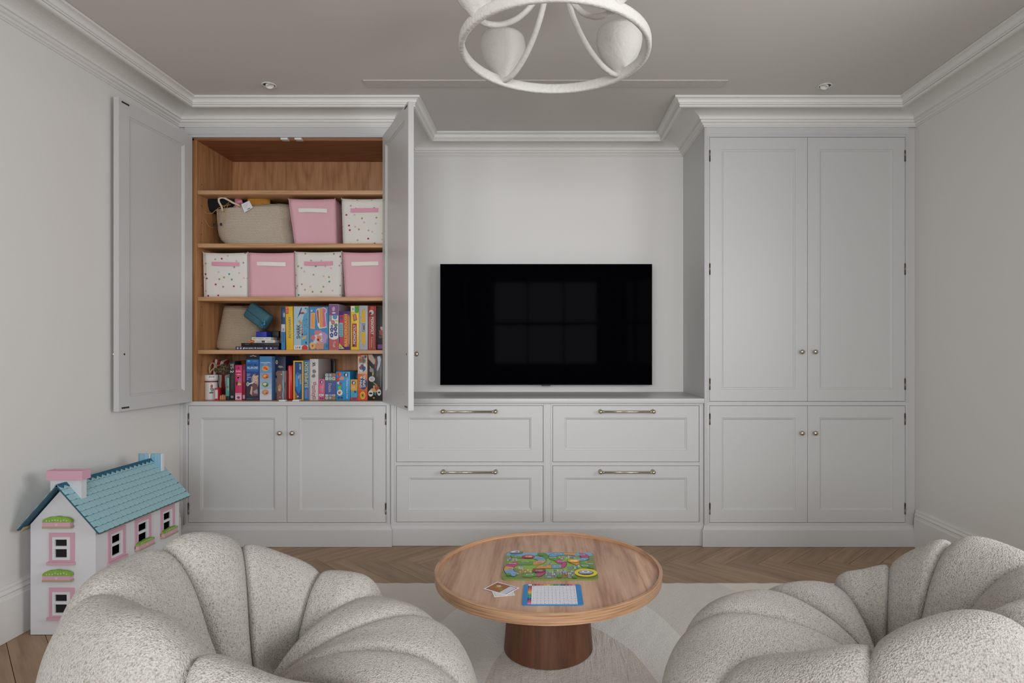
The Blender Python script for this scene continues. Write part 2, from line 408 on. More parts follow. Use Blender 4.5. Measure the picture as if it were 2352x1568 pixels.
def cab_frame(name, label, x0, x1, dx0, dx1, openL):
    """tall cabinet between x0 and x1; door openings dx0..dx1"""
    c = thing(name, label, 'cabinet', ((x0 + x1) / 2, 3.87, 0))
    k = MB(); y0, y1 = YF, YF + .026; top = CZ - .004
    left_is_wall = x0 < 0
    # scribe at the wall, set back; the frame proper
    wa, wb = (x0, dx0 - .020) if left_is_wall else (dx1 + .020, x1)
    k.box(wa, wb, y0 + .008, y1, .001, top)
    k.box(dx0 - .020, dx0, y0, y1, .001, top); k.box(dx1, dx1 + .020, y0, y1, .001, top)
    if left_is_wall: k.box(dx1 + .020, x1, y0 + .003, y1, .001, top)
    else: k.box(x0, dx0 - .020, y0 + .003, y1, .001, top)
    k.box(dx0, dx1, y0, y1, ZD4, top); k.box(dx0, dx1, y0, y1, ZD2, ZD3); k.box(dx0, dx1, y0, y1, .001, ZD1)
    fr = build('face_frame', k, CAB, c)
    b = .009; yy = y0 - .003
    for za, zb in ((ZD1, ZD2), (ZD3, ZD4)):
        box('bead', dx0 - b - .004, dx0 - .003, yy, y0, za - .006, zb + .006, CAB, fr, b=.002); box('bead', dx1 + .003, dx1 + b + .004, yy, y0, za - .006, zb + .006, CAB, fr, b=.002)
    box('bead', dx0 - b, dx1 + b, yy, y0, ZD4 + .012, ZD4 + .020, CAB, fr, b=.002)
    # sides
    s = MB()
    if left_is_wall: s.box(x1 - .018, x1, y1, YW - .002, .001, top)
    else: s.box(x0, x0 + .018, y1, YW - .002, .001, top)
    build('side_panel', s, CAB, c)
    xa, xb = (x0, x1 + .012) if left_is_wall else (x0 - .012, x1)
    pl = [(0, .001), (.016, .001), (.016, .098), (.012, .102), (.009, .112), (.005, .118), (.004, .124), (0, .126)]
    pts = ([(x0 + .001, YF), (x1, YF), (x1, YF + .02)] if left_is_wall else [(x0, YF + .02), (x0, YF), (x1 - .001, YF)])
    fixn(build('plinth', sweep(pts, pl), CAB, c))
    return c
GAP = .0022
# ---- left tall cabinet, its upper doors open
dl0, dl1 = -2.108, -0.936
lc = cab_frame('tall_cabinet', 'white floor-to-ceiling cabinet with its upper doors open onto oak shelves of toys', XL + .001, LX, dl0, dl1, True)
dm = (dl0 + dl1) / 2
hz_l = (.08, .61); hz_u = (.10, .78, 1.45)
for x, s_ in ((dl0 + GAP, 1), (dl1 - GAP, -1)):
    door(lc, x, ZD1 + GAP, (dl1 - dl0) / 2 - 1.5 * GAP, ZD2 - ZD1 - 2 * GAP, s_, knob=(.036, .530), hz=hz_l)
door(lc, -2.108, ZD3, .575, ZD4 - ZD3 - GAP, 1, rot=R(-93.2), y=YF - .004, knob=(.036, .285), hz=hz_u, plates=True, lbl='open door folded back to the wall')
door(lc, -.9270, ZD3, .575, ZD4 - ZD3 - GAP, -1, rot=R(117.5), y=YF - .006, knob=(.036, .285), hz=hz_u, plates=True, lbl='open door swung out towards the television')
# oak interior
IX0, IX1, IY0, IY1, IZ0, IZ1 = -2.072, -0.945, YF + .028, 4.045, ZD3, 2.410
inner = box('side_lining', IX0 - .037, IX0, IY0, IY1, IZ0, IZ1, OAKV, lc); box('side_lining', IX1, IX1 + .018, IY0, IY1, IZ0, IZ1, OAKV, lc)
k = MB()
for zz in [1.07, 1.14, 1.31, 1.42, 1.55, 1.62, 1.70, 1.86, 1.93, 2.03, 2.16]:
    for yy in (IY0 + .05,):
        k.lathe([(0, 0), (.003, 0), (.003, .0008), (0, .0009)], n=8, M=Matrix.Translation((IX0, yy, zz)) @ Matrix.Rotation(R(90), 4, 'Y'))
build('shelf_peg_hole', k, DARKM, inner, kind='stuff')
box('back_lining', IX0, IX1, IY1, IY1 + .01, IZ0, IZ1, OAKV, lc)
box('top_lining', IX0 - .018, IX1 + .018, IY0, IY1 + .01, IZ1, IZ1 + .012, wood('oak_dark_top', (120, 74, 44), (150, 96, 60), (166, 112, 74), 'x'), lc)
box('bottom_lining', IX0 - .018, IX1 + .018, IY0, IY1 + .01, IZ0 - .018, IZ0, OAKH, lc)
SY = 3.632
SZ = [pz(Y, SY) for Y in (437, 559, 681.5, 803.5)]
for z in SZ:
    s = box('shelf', IX0 + .001, IX1 - .001, SY, IY1 - .002, z - .024, z, OAKH, lc, b=.0015)
for xx in (px(653, 3.61), px(685, 3.61)):
    box('magnet_catch', xx - .021, xx + .021, YF + .004, YF + .04, ZD4 - .013, ZD4 - .001, P('catch_plastic', (225, 225, 220), .4), lc, b=.002)
for xx in (px(649, 3.61), px(680.5, 3.61)):
    box('magnet_catch', xx - .020, xx + .020, YF + .001, YF + .03, ZD3 + .0005, ZD3 + .009, P('catch_plastic', (225, 225, 220), .4), lc, b=.002)
# ---- right tall cabinet, closed
dr0, dr1 = 0.978, 2.138
rc = cab_frame('tall_cabinet', 'white floor-to-ceiling cabinet with all four panelled doors shut, by the right wall', RX, XR - .001, dr0, dr1, False)
for za, zb, kz, hh in ((ZD1, ZD2, .530, hz_l), (ZD3, ZD4, .292, hz_u)):
    for x, s_ in ((dr0 + GAP, 1), (dr1 - GAP, -1)):
        door(rc, x, za + GAP, (dr1 - dr0) / 2 - 1.5 * GAP, zb - za - 2 * GAP, s_, knob=(.038, kz), hz=hh)
k = MB(); k.box(dr0, dr1, YF + .034, YF + .04, .05, 2.45); build('gap_shade_board', k, BLACK, rc)  # black sheet added behind the doors, painting the shade in their gaps
k = MB(); k.box(dl0, dl1, YF + .034, YF + .04, .05, ZD2 + .002); build('gap_shade_board', k, BLACK, lc)  # same black sheet for the shade in the lower door gaps
# ---- drawer unit
dc = thing('drawer_unit', 'low white drawer unit with four wide panelled drawers under the television', 'cabinet', ((LX + RX) / 2, 3.88, 0))
DY = YF + .020
xs = [(px(910, DY), px(1248, DY)), (px(1269, DY), px(1606, DY))]; zs = [(pz(1061, DY), pz(931, DY)), (pz(1199, DY), pz(1069, DY))]
k = MB(); a, b = DY, DY + .024; x0, x1 = LX + .002, RX - .002; zt = pz(925.5, DY)
k.box(x0, xs[0][0], a, b, .001, zt); k.box(xs[0][1], xs[1][0], a, b, .001, zt); k.box(xs[1][1], x1, a, b, .001, zt)
for (p, q) in xs:
    k.box(p, q, a, b, zs[0][1], zt); k.box(p, q, a, b, zs[1][1], zs[0][0]); k.box(p, q, a, b, .001, zs[1][0])
fr = build('face_frame', k, CAB, dc)
for e in (xs[0][0] - .010, xs[0][1] + .002, xs[1][0] - .010, xs[1][1] + .002): box('bead', e, e + .008, a - .003, a, .14, zt - .002, CAB, fr, b=.002)
pl = [(0, .001), (.014, .001), (.014, .098), (.010, .102), (.008, .112), (.004, .118), (.004, .124), (0, .126)]
fixn(build('plinth', sweep([(x0, DY), (x1, DY)], pl), CAB, dc))
k = MB(); k.box(x0, x1, DY + .034, DY + .04, .05, zt - .01); build('gap_shade_board', k, BLACK, dc)  # black sheet that paints the shade between the drawers
for (p, q) in xs:
    for (za, zb) in zs:
        w_, h_ = q - p - 2 * GAP, zb - za - 2 * GAP; M = Matrix.Translation((p + GAP, DY + .001, za + GAP))
        kk, f = panel_mb(w_, h_, .024, both=False, st=.070)
        d = fixn(build('drawer', xf(kk, M), CAB, dc)); fixn(build('panel', xf(f, M), CAB, d))
        hc = (p + q) / 2 + (-.006 if p < 0 else .006); hz_ = zb - .034; L = .164
        if p < 0: hc = px(1077, DY - .03)
        else: hc = px(1440.5, DY - .03)
        hd = MB(); yy = DY - .032
        hd.tube([(hc - L, yy, hz_), (hc + L, yy, hz_)], .0068, 14)
        for s_ in (-1, 1):
            xx = hc + s_ * (L - .008)
            hd.lathe([(0, -.0125), (.006, -.0115), (.0108, -.006), (.0122, 0), (.0108, .006), (.006, .0115), (0, .0125)], n=16, M=Matrix.Translation((xx, yy, hz_)) @ Matrix.Rotation(R(90), 4, 'Y'))
            hd.lathe([(0, .0), (.013, .0), (.012, .004), (.006, .008), (.0055, .032)], n=14, M=Matrix.Translation((xx, DY + .001, hz_)) @ Matrix.Rotation(R(90), 4, 'X'))
            hd.lathe([(.0068, -.004), (.0085, -.003), (.0085, .003), (.0068, .004)], n=14, M=Matrix.Translation((xx - s_ * .016, yy, hz_)) @ Matrix.Rotation(R(90), 4, 'Y'))
        build('handle', hd, NICK, d)
WTZ = .874
box('worktop', LX + .002, RX - .002, YF - .002, YW - .002, zt, WTZ, CAB, b=.003, label='long white worktop lying over the four drawers', cat='worktop')

# ---------------------------------------------------------------- television
TY = 4.062
tv = thing('television', 'large black wall-mounted flat television, switched off', 'television', (px(1254, TY), TY + .03, pz(884, TY)))
tx0, tx1, tz0, tz1 = px(1011, TY), px(1498, TY), pz(884, TY), pz(606, TY)
n = NT('tv_glass'); n.b.inputs['Base Color'].default_value = (0.0012, 0.0011, 0.002, 1); n.b.inputs['Roughness'].default_value = .05
n.b.inputs['IOR'].default_value = 1.032; TVG = n.m
box('casing', tx0, tx1, TY, TY + .012, tz0, tz1, P('tv_edge', (8, 8, 9), .35, .3), tv, b=.001)
box('rear_housing', tx0 + .2, tx1 - .2, TY + .012, TY + .05, tz0 + .02, tz0 + .5, BLACK, tv, b=.006)
box('wall_bracket', -.2, .22, TY + .05, YW - .001, tz0 + .18, tz0 + .42, DARKM, tv)
box('screen', tx0 + .004, tx1 - .004, TY - .0012, TY - .0002, tz0 + .006, tz1 - .004, TVG, tv)
box('sensor_bar', px(1244, TY), px(1264, TY), TY - .002, TY + .01, tz0 - .006, tz0 + .001, BLACK, tv, b=.0015)

# ---------------------------------------------------------------- ceiling fittings
GRN = P('grille_paint', (198, 192, 184), .6)
vy0, vy1 = 1.409 * F / (800 - 184), 1.409 * F / (800 - 196.5)
vx0, vx1 = px(838, vy0), px(1668, vy0)
vt = thing('ceiling_vent', 'long narrow slotted air vent across the ceiling behind the chandelier', 'vent', ((vx0 + vx1) / 2, (vy0 + vy1) / 2, CZ - .004))
box('backing', vx0, vx1, vy0, vy1, CZ - .003, CZ - .0005, P('vent_shade', (70, 66, 58), .8), vt)
k = MB(); k.box(vx0 - .008, vx1 + .008, vy0 - .006, vy0, CZ - .005, CZ - .0005); k.box(vx0 - .008, vx1 + .008, vy1, vy1 + .006, CZ - .005, CZ - .0005)
k.box(vx0 - .008, vx0, vy0, vy1, CZ - .005, CZ - .0005); k.box(vx1, vx1 + .008, vy0, vy1, CZ - .005, CZ - .0005); build('frame', k, GRN, vt)
for i in range(4):
    y = vy0 + (vy1 - vy0) * (i + .5) / 4; box('slat', vx0, vx1, y - .0064, y + .0064, CZ - .0050, CZ - .0032, GRN, vt)
for X, Y, lb, tl in ((618, 194, 'small round tilted downlight in the ceiling above the open cabinet', -1), (1895, 196, 'small round tilted downlight in the ceiling above the shut tall cabinet', 1)):
    dd = 1.409 * F / (800 - Y); x = px(X, dd)
    t = thing('downlight', lb, 'downlight', (x, dd, CZ))
    k = MB(); k.lathe([(.034, CZ - .0005), (.038, CZ - .003), (.036, CZ - .006), (.031, CZ - .006), (.030, CZ - .0008)], x, dd, 28); build('rim', k, TRIM, t)
    k = MB(); k.lathe([(0, CZ - .0006), (.030, CZ - .0007)], x, dd, 28); build('recess_shade', k, BLACK, t)  # flat black disc on the ceiling: shade inside the fitting, painted
    k = MB(); M = Matrix.Translation((x + tl * -.004, dd, CZ - .006)) @ Matrix.Rotation(R(18 * tl), 4, 'Y') @ Matrix.Rotation(R(-12), 4, 'X')
    k.lathe([(0, 0), (.015, .0), (.016, -.005), (.021, -.005), (.022, .003), (0, .003)], n=24, M=M); build('lamp_head', k, P('lamp_metal', (226, 226, 222), .4), t)

# ---------------------------------------------------------------- chandelier
hx, hy, hz0, RR = .038, 2.17, EYE + 1.066, .330
ch = thing('chandelier', 'white plaster ring chandelier with four tulip cups hanging from the ceiling', 'chandelier', (hx, hy, hz0))
k = MB(); pr = []
for a in range(12):
    q = 2 * math.pi * (a + .5) / 12; c_, s_ = math.cos(q), math.sin(q)
    pr.append((RR + .0105 * (abs(c_) ** .5) * (1 if c_ > 0 else -1), hz0 + .019 * (abs(s_) ** .5) * (1 if s_ > 0 else -1)))
pr.append(pr[0]); k.lathe(pr, hx, hy, 96); build('ring', k, PLAST, ch)
angs = [R(128), R(39), R(218), R(305)]
for a in angs:
    ca, sa = math.cos(a), math.sin(a); pts = []
    ctrl = [(.326, .000), (.285, -.004), (.23, .012), (.17, .048), (.12, .098), (.08, .155), (.05, .225), (.032, .30)]
    for i in range(len(ctrl) - 1):
        for q in range(4):
            t = q / 4; r_ = ctrl[i][0] * (1 - t) + ctrl[i + 1][0] * t; z_ = ctrl[i][1] * (1 - t) + ctrl[i + 1][1] * t; pts.append((hx + ca * r_, hy + sa * r_, hz0 + z_))
    sm = pts[:]
    for _ in range(3): sm = [sm[0]] + [tuple((sm[i - 1][c] + 2 * sm[i][c] + sm[i + 1][c]) / 4 for c in range(3)) for i in range(1, len(sm) - 1)] + [sm[-1]]
    k = MB(); k.tube(sm, .0115, 10, rb=.0095); build('arm', k, PLAST, ch)
    k = MB(); cx_, cy_ = hx + ca * (RR - .002), hy + sa * (RR - .002)
    z0 = hz0 + .004
    k.lathe([(0.002, z0 - .012), (.014, z0), (.030, z0 + .018), (.054, z0 + .044), (.074, z0 + .075), (.086, z0 + .105), (.090, z0 + .130), (.087, z0 + .158), (.082, z0 + .172), (.078, z0 + .172), (.082, z0 + .15), (.080, z0 + .105), (.05, z0 + .055), (0, z0 + .03)], cx_, cy_, 36)
    build('cup', k, PLAST, ch)
k = MB(); k.lathe([(0, hz0 + .285), (.035, hz0 + .29), (.05, hz0 + .31), (.02, hz0 + .32), (.012, hz0 + .33), (.012, CZ - .02), (.06, CZ - .018), (.065, CZ - .002), (0, CZ - .001)], hx, hy, 24); build('stem', k, PLAST, ch)

# ---------------------------------------------------------------- rug
n = NT('rug_wool'); v = n.coord((1, 1, 1))
sp = n.n('ShaderNodeSeparateXYZ'); n.l(v, sp.inputs[0])
wob = n.math('MULTIPLY', n.math('SUBTRACT', n.noise(v, 2.2, 2), .5), .16)
X_, Y_ = sp.outputs[0], sp.outputs[1]
def above(a, b, c):   # 1 where a*x + b*y > c, object space, wobbling edge
    e = n.math('ADD', n.math('ADD', n.math('MULTIPLY', X_, a), n.math('MULTIPLY', Y_, b)), wob)
    return n.math('GREATER_THAN', e, c)
# rug object origin (0.1, 1.9): pale curved band, brown-grey field at its heart, grey field to the right, pale corner beyond
ex = n.math('DIVIDE', n.math('ADD', X_, 0.11), 0.40); ey = n.math('DIVIDE', n.math('SUBTRACT', Y_, 0.10), 0.86)
rad = n.math('SQRT', n.math('ADD', n.math('MULTIPLY', ex, ex), n.math('MULTIPLY', ey, ey)))
inner_ = n.math('LESS_THAN', n.math('ADD', rad, n.math('MULTIPLY', wob, .6)), 0.80)
ex2 = n.math('DIVIDE', n.math('ADD', X_, 0.16), 0.60); ey2 = n.math('DIVIDE', n.math('SUBTRACT', Y_, 0.2), 1.25)
rad2 = n.math('SQRT', n.math('ADD', n.math('MULTIPLY', ex2, ex2), n.math('MULTIPLY', ey2, ey2)))
outer_ = n.math('GREATER_THAN', n.math('ADD', rad2, n.math('MULTIPLY', wob, .5)), 0.92)
corner = above(1.0, 0.62, 1.41)
pile = n.noise(v, 260, 2, .6); clump = n.noise(v, 40, 3, .6)
pale, dark, grey, crm = lin((248, 247, 243)), lin((230, 225, 217)), lin((236, 232, 225)), lin((246, 241, 229))
col = n.mix(inner_, pale, dark); col = n.mix(outer_, col, grey); col = n.mix(corner, col, crm)
col = n.mix(n.math('MULTIPLY', pile, .6), col, n.mix(1.0, col, (.80, .78, .75, 1), 'MULTIPLY'))
n.l(col, n.b.inputs['Base Color']); n.b.inputs['Roughness'].default_value = 1.0; n.b.inputs['Specular IOR Level'].default_value = .1
cv = n.coord((60, 9, 20)); rib = n.noise(cv, 1.0, 2, .5, .4)
n.bump(n.math('ADD', n.math('MULTIPLY', n.math('MULTIPLY', rib, inner_), 2.2), n.math('ADD', pile, clump)), .8, .006)
RUG = n.m
rx0, rx1, ry0, ry1 = -1.35, 1.75, 0.55, 3.016
k = MB(); NX, NY = 220, 140
def rugf(u, v):
    x, y = rx0 + (rx1 - rx0) * u, ry0 + (ry1 - ry0) * v
    e = min(u, 1 - u) * (rx1 - rx0), min(v, 1 - v) * (ry1 - ry0); d = min(e)
    z = .014 * min(1, (d / .010)) ** .5 + .0012 * math.sin(x * 61 + 2.1 * math.sin(y * 9)) * math.sin(y * 23 + 1.7 * math.sin(x * 7)) * (d > 0)
    jx = .003 * math.sin(y * 240) if u in (0, 1) else 0; jy = .003 * math.sin(x * 210) + .002 * math.sin(x * 97) if v in (0, 1) else 0
    return (x + jx, y + jy, max(.0012, z))
k.grid(rugf, NX, NY)
k.add([(rx0, ry0, .001), (rx1, ry0, .001), (rx1, ry1, .001), (rx0, ry1, .001)], [(0, 3, 2, 1)])
rug = build('rug', k, RUG, label='large pale wool rug with tufted curved fields under the round coffee table', cat='rug')
RZ = .0155

# ---------------------------------------------------------------- coffee table
tcx, tcy, TZ, TR = .016, 2.352, .333, .434
tb = thing('coffee_table', 'round oak coffee table with raised rim on a tapered drum base', 'table', (tcx, tcy, RZ))
k = MB(); k.lathe([(0, TZ - .013), (TR - .013, TZ - .013), (TR - .013, TZ - .036), (0, TZ - .036)], 0, 0, 96, smooth=False)
o = build('tabletop', k, TABW, None, centre=False); o.location = (tcx, tcy, 0); setp(o, tb)
k = MB(); pr = [(TR - .013, TZ - .0375), (TR - .013, TZ - .001), (TR - .012, TZ), (TR - .0015, TZ), (TR, TZ - .0015), (TR - .003, TZ - .039), (TR - .005, TZ - .040), (TR - .013, TZ - .040), (TR - .013, TZ - .0375)]
for p_, q_ in zip(pr[:-1], pr[1:]): k.lathe([p_, q_], 0, 0, 128)
n = NT('rim_veneer'); tc = n.n('ShaderNodeTexCoord'); sp = n.n('ShaderNodeSeparateXYZ'); n.l(tc.outputs['Object'], sp.inputs[0])
ang = n.n('ShaderNodeMath', operation='ARCTAN2'); n.l(sp.outputs[1], ang.inputs[0]); n.l(sp.outputs[0], ang.inputs[1])
cb = n.n('ShaderNodeCombineXYZ'); n.l(n.math('MULTIPLY', ang.outputs[0], 1.2), cb.inputs[0]); n.l(n.math('MULTIPLY', sp.outputs[2], 130), cb.inputs[1])
n.l(n.ramp(n.noise(cb.outputs[0], 1.6, 4, .6, .5), [(.3, lin((138, 100, 74))), (.5, lin((180, 140, 106))), (.72, lin((200, 162, 128)))]), n.b.inputs['Base Color']); n.b.inputs['Roughness'].default_value = .38
o = build('rim', k, n.m, None, centre=False); o.location = (tcx, tcy, 0); setp(o, tb)
k = MB(); pr = [(.0, RZ + .001), (.169, RZ + .001), (.171, RZ + .003), (.150, TZ - .038), (.0, TZ - .037)]
for p_, q_ in zip(pr[:-1], pr[1:]): k.lathe([p_, q_], 0, 0, 48)
o = build('pedestal', k, PEDW, None, centre=False); o.location = (tcx, tcy, 0); setp(o, tb)
TT = TZ - .013

# ---------------------------------------------------------------- things on the table
inks = {}
def ink(c):
    if c not in inks: inks[c] = P('print_%d_%d_%d' % c, c, .45)
    return inks[c]
class Art:
    """flat print laid on a surface: shapes in their own inks, each layer a hair above the last"""
    def __init__(s, fn, step=.000006): s.mb = MB(); s.fn = fn; s.mats = []; s.h = .0001; s.step = step
    def mi(s, c):
        m_ = ink(c)
        if m_ not in s.mats: s.mats.append(m_)
        return s.mats.index(m_)
    def poly(s, pts, c):
        s.h += s.step; s.mb.add([s.fn(a, b, s.h) for a, b in pts], [tuple(range(len(pts)))], s.mi(c))
    def rect(s, a0, a1, b0, b1, c): s.poly([(a0, b0), (a1, b0), (a1, b1), (a0, b1)], c)
    def disc(s, a, b, ra, rb, c, n_=18, a0=0, a1=360): 
        pts = [(a + ra * math.cos(R(a0 + (a1 - a0) * i / n_)), b + rb * math.sin(R(a0 + (a1 - a0) * i / n_))) for i in range(n_ + (a1 - a0 < 360))]
        s.poly(pts, c)
    def ring(s, a, b, ra, rb, wd, c, n_=18):
        s.h += s.step; vs = []
        for i in range(n_):
            q = 2 * math.pi * i / n_; vs += [s.fn(a + ra * math.cos(q), b + rb * math.sin(q), s.h), s.fn(a + (ra - wd) * math.cos(q), b + (rb - wd) * math.sin(q), s.h)]
        s.mb.add(vs, [(2 * i, 2 * ((i + 1) % n_), 2 * ((i + 1) % n_) + 1, 2 * i + 1) for i in range(n_)], s.mi(c))
    def line(s, pts, wd, c):
        for (a, b), (a2, b2) in zip(pts[:-1], pts[1:]):
            L = math.hypot(a2 - a, b2 - b) or 1; nx, ny = -(b2 - b) / L * wd / 2, (a2 - a) / L * wd / 2
            s.poly([(a + nx, b + ny), (a2 + nx, b2 + ny), (a2 - nx, b2 - ny), (a - nx, b - ny)], c)
    def blob(s, a, b, ra, rb, c, seed=0, amp=.25, n_=16):
        r_ = random.Random(seed); pts = []
        for i in range(n_):
            q = 2 * math.pi * i / n_; f = 1 + amp * (r_.random() - .5) * 2; pts.append((a + ra * f * math.cos(q), b + rb * f * math.sin(q)))
        s.poly(pts, c)
    def text(s, t, a, b, wa, hb, c, rot=0, out=None):
        vs, fs = glyphs(t); ca, sa = math.cos(R(rot)), math.sin(R(rot))
        if out:
            for da, db in ((-1, 0), (1, 0), (0, -1), (0, 1), (-1, -1), (1, 1), (1, -1), (-1, 1)):
                s.h += s.step / 8; s._t(vs, fs, a + da * out[1], b + db * out[1], wa, hb, out[0], ca, sa)
        s.h += s.step; s._t(vs, fs, a, b, wa, hb, c, ca, sa)
    def _t(s, vs, fs, a, b, wa, hb, c, ca, sa):
        s.mb.add([s.fn(a + x * wa * ca - y * hb * sa, b + x * wa * sa + y * hb * ca, s.h) for x, y in vs], fs, s.mi(c))
    def make(s, parent, name='printed_artwork'):
        return build(name, s.mb, s.mats, parent)
def slab(name, fn, w_, h_, t, rad, mat, **k):
    pts = []
    for cx_, cy_, a in ((w_ / 2 - rad, h_ / 2 - rad, 0), (-w_ / 2 + rad, h_ / 2 - rad, 90), (-w_ / 2 + rad, -h_ / 2 + rad, 180), (w_ / 2 - rad, -h_ / 2 + rad, 270)):
        for q in range(0, 91, 18): pts.append((cx_ + rad * math.cos(R(a + q)), cy_ + rad * math.sin(R(a + q))))
    m_ = MB(); m_.prism(pts, 0, t, fn); return build(name, m_, mat, **k)
# board
bcx, bcy, BT = .021, 2.374, .004
def trap(fa):  return lambda a, b, h: fa(a, b, h)
fb = lambda a, b, h: (bcx + a, bcy + b, TT + .0006 + h)
BW, BH = .358, .292
bd = slab('game_board', fb, BW, BH, BT, .022, P('board_green', (116, 130, 60), .3), label='colourful printed game board with a winding path of coloured squares', cat='board game')
A = Art(lambda a, b, h: fb(a, b, BT + h))
def uv(X, Y):   # art drafted on a 2352-wide sketch of the board seen straight on: 300..2200 by 100..640
    return ((X - 1240) / 1900 * BW, (370 - Y) / 540 * BH)
def up(pts): return [uv(*p) for p in pts]
sky, grs, gr2 = (120, 176, 216), (118, 160, 62), (92, 138, 58)
A.poly(up([(330, 102), (2150, 102), (2180, 170), (1100, 178), (300, 165)]), sky)
A.blob(*uv(1240, 330), .155, .10, (140, 176, 74), 3, .12, 24); A.blob(*uv(1060, 200), .03, .045, gr2, 5)
A.blob(*uv(480, 580), .022, .014, (86, 128, 40), 8)
r_ = random.Random(4)
def houses(X0, X1, Y0, Y1, nx, ny, cols):
    for i in range(nx):
        for j in range(ny):
            x = X0 + (X1 - X0) * (i + .1) / nx; y = Y0 + (Y1 - Y0) * (j + .1) / ny; dx, dy = (X1 - X0) / nx * .75, (Y1 - Y0) / ny * .75
            A.poly(up([(x, y + dy), (x + dx, y + dy), (x + dx, y), (x, y)]), r_.choice(cols))
gy = [(168, 172, 188), (132, 136, 156), (206, 206, 210), (110, 116, 140)]
houses(340, 560, 215, 285, 6, 2, gy); houses(600, 700, 370, 450, 3, 3, gy); houses(620, 880, 450, 520, 5, 2, [(206, 160, 110), (180, 140, 96), (220, 190, 140)])
houses(1150, 1260, 480, 620, 3, 3, [(112, 140, 176), (150, 170, 200)]); houses(1280, 1420, 460, 600, 4, 4, gy); houses(1450, 1580, 455, 560, 5, 3, [(120, 112, 150), (180, 176, 200)])
houses(1600, 1740, 480, 620, 4, 4, gy); houses(1480, 1610, 540, 610, 3, 2, [(140, 96, 60), (160, 112, 74)]); houses(1700, 1860, 370, 450, 4, 2, gy); houses(1450, 1560, 190, 250, 4, 2, gy)
houses(1590, 1800, 170, 240, 5, 2, gy); houses(1190, 1290, 290, 370, 3, 2, gy); houses(2010, 2150, 330, 360, 5, 1, [(150, 190, 200)]); houses(1600, 1700, 390, 470, 3, 2, [(120, 150, 150)])
ora, blu, pnk, grn, out_ = (214, 150, 78), (104, 164, 206), (186, 74, 120), (98, 152, 70), (38, 60, 58)
def trk(c, pts_o, pts_i):
    """one coloured square of the path"""
    A.poly(up(pts_o + pts_i[::-1]), c); A.line(up(pts_o), .0016, out_); A.line(up(pts_i), .0016, out_)
def arc(cx_, cy_, rx, ry, a0, a1, k_=6): return [(cx_ + rx * math.cos(R(a0 + (a1 - a0) * i / k_)), cy_ + ry * math.sin(R(a0 + (a1 - a0) * i / k_))) for i in range(k_ + 1)]
def bend(cx_, cy_, a0, a1, c, rx=(290, 90), ry=(125, 35)): trk(c, arc(cx_, cy_, rx[0], ry[0], a0, a1), arc(cx_, cy_, rx[1], ry[1], a0, a1))
trk(grn, [(400, 165), (430, 215), (620, 240)], [(470, 165), (520, 175), (650, 180)])
trk(pnk, [(630, 240), (900, 240)], [(660, 180), (915, 180)])
bend(900, 275, -90, 0, blu, (270, 90), (95, 25)); bend(900, 275, 0, 90, ora, (270, 90), (95, 25))
trk(grn, [(600, 370), (890, 370)], [(570, 292), (890, 300)])
bend(600, 445, 265, 200, pnk, (290, 100), (150, 70)); bend(600, 445, 200, 165, ora, (290, 100), (150, 70)); bend(600, 445, 165, 100, blu, (290, 100), (150, 70))
trk(grn, [(700, 600), (860, 606), (1010, 575)], [(720, 530), (850, 528), (920, 515)])
bend(930, 490, 70, 0, pnk, (230, 90), (115, 40)); trk((150, 78, 66), [(1160, 480), (1140, 445), (900, 445)], [(1050, 480), (1010, 480), (900, 480)])
trk(ora, [(940, 440), (1010, 385), (1280, 372)], [(1000, 445), (1100, 440), (1270, 438)])
trk(blu, [(1275, 438), (1480, 438)], [(1290, 372), (1480, 372)]); bend(1470, 340, 90, -20, pnk, (130, 30), (98, 25))
trk(pnk, [(1340, 290), (1460, 240)], [(1430, 350), (1590, 310)]); trk(grn, [(1230, 200), (1250, 255), (1380, 290)], [(1400, 200), (1420, 240), (1470, 250)])
bend(1420, 195, 180, 270, blu, (195, 20), (85, 25)); trk(blu, [(1330, 112), (1550, 108)], [(1400, 178), (1590, 165)]); trk(ora, [(1555, 108), (1830, 118)], [(1580, 160), (1800, 170)])
bend(1900, 205, -90, 15, pnk, (190, 20), (85, 20)); bend(1890, 215, 10, 90, blu, (200, 30), (80, 20)); trk(blu, [(1740, 245), (1890, 296)], [(1800, 225), (1890, 240)])
trk(ora, [(1640, 320), (1800, 378)], [(1760, 290), (1880, 330)]); bend(1880, 425, -90, 0, grn, (190, 30), (100, 30))
for X, Y in ((570, 195), (1010, 225), (730, 312), (430, 445), (545, 545), (840, 565), (1145, 398), (1430, 140), (1480, 300), (1400, 400), (1940, 160), (1930, 260), (1970, 390), (1030, 320), (470, 350), (1310, 225)):
    a, b = uv(X, Y); A.disc(a, b, .0150, .0060, (214, 212, 208), 12); A.disc(a, b, .0120, .0042, (150, 156, 158), 10); A.rect(a - .008, a + .008, b - .0015, b + .0015, (70, 74, 80))
for X, Y, c, c2 in ((790, 200, (176, 70, 60), (226, 190, 180)), (1750, 295, (228, 170, 50), (250, 226, 140)), (1020, 490, (128, 70, 60), (170, 150, 140))):
    a, b = uv(X, Y); A.disc(a, b, .025, .022, (60, 40, 36)); A.disc(a, b + .002, .024, .020, c); A.disc(a + .006, b + .002, .010, .008, c2, 12); A.disc(a - .008, b + .003, .006, .006, c2, 8)
a, b = uv(1960, 528); A.disc(a, b, .043, .042, (226, 206, 40), 24); A.disc(a, b, .030, .026, (90, 92, 110)); A.disc(a, b + .006, .026, .017, (170, 166, 186)); A.disc(a, b + .012, .014, .011, (226, 228, 234)); A.disc(a, b + .011, .008, .006, (120, 130, 160)); A.rect(a - .016, a + .016, b - .02, b - .010, (50, 54, 66))
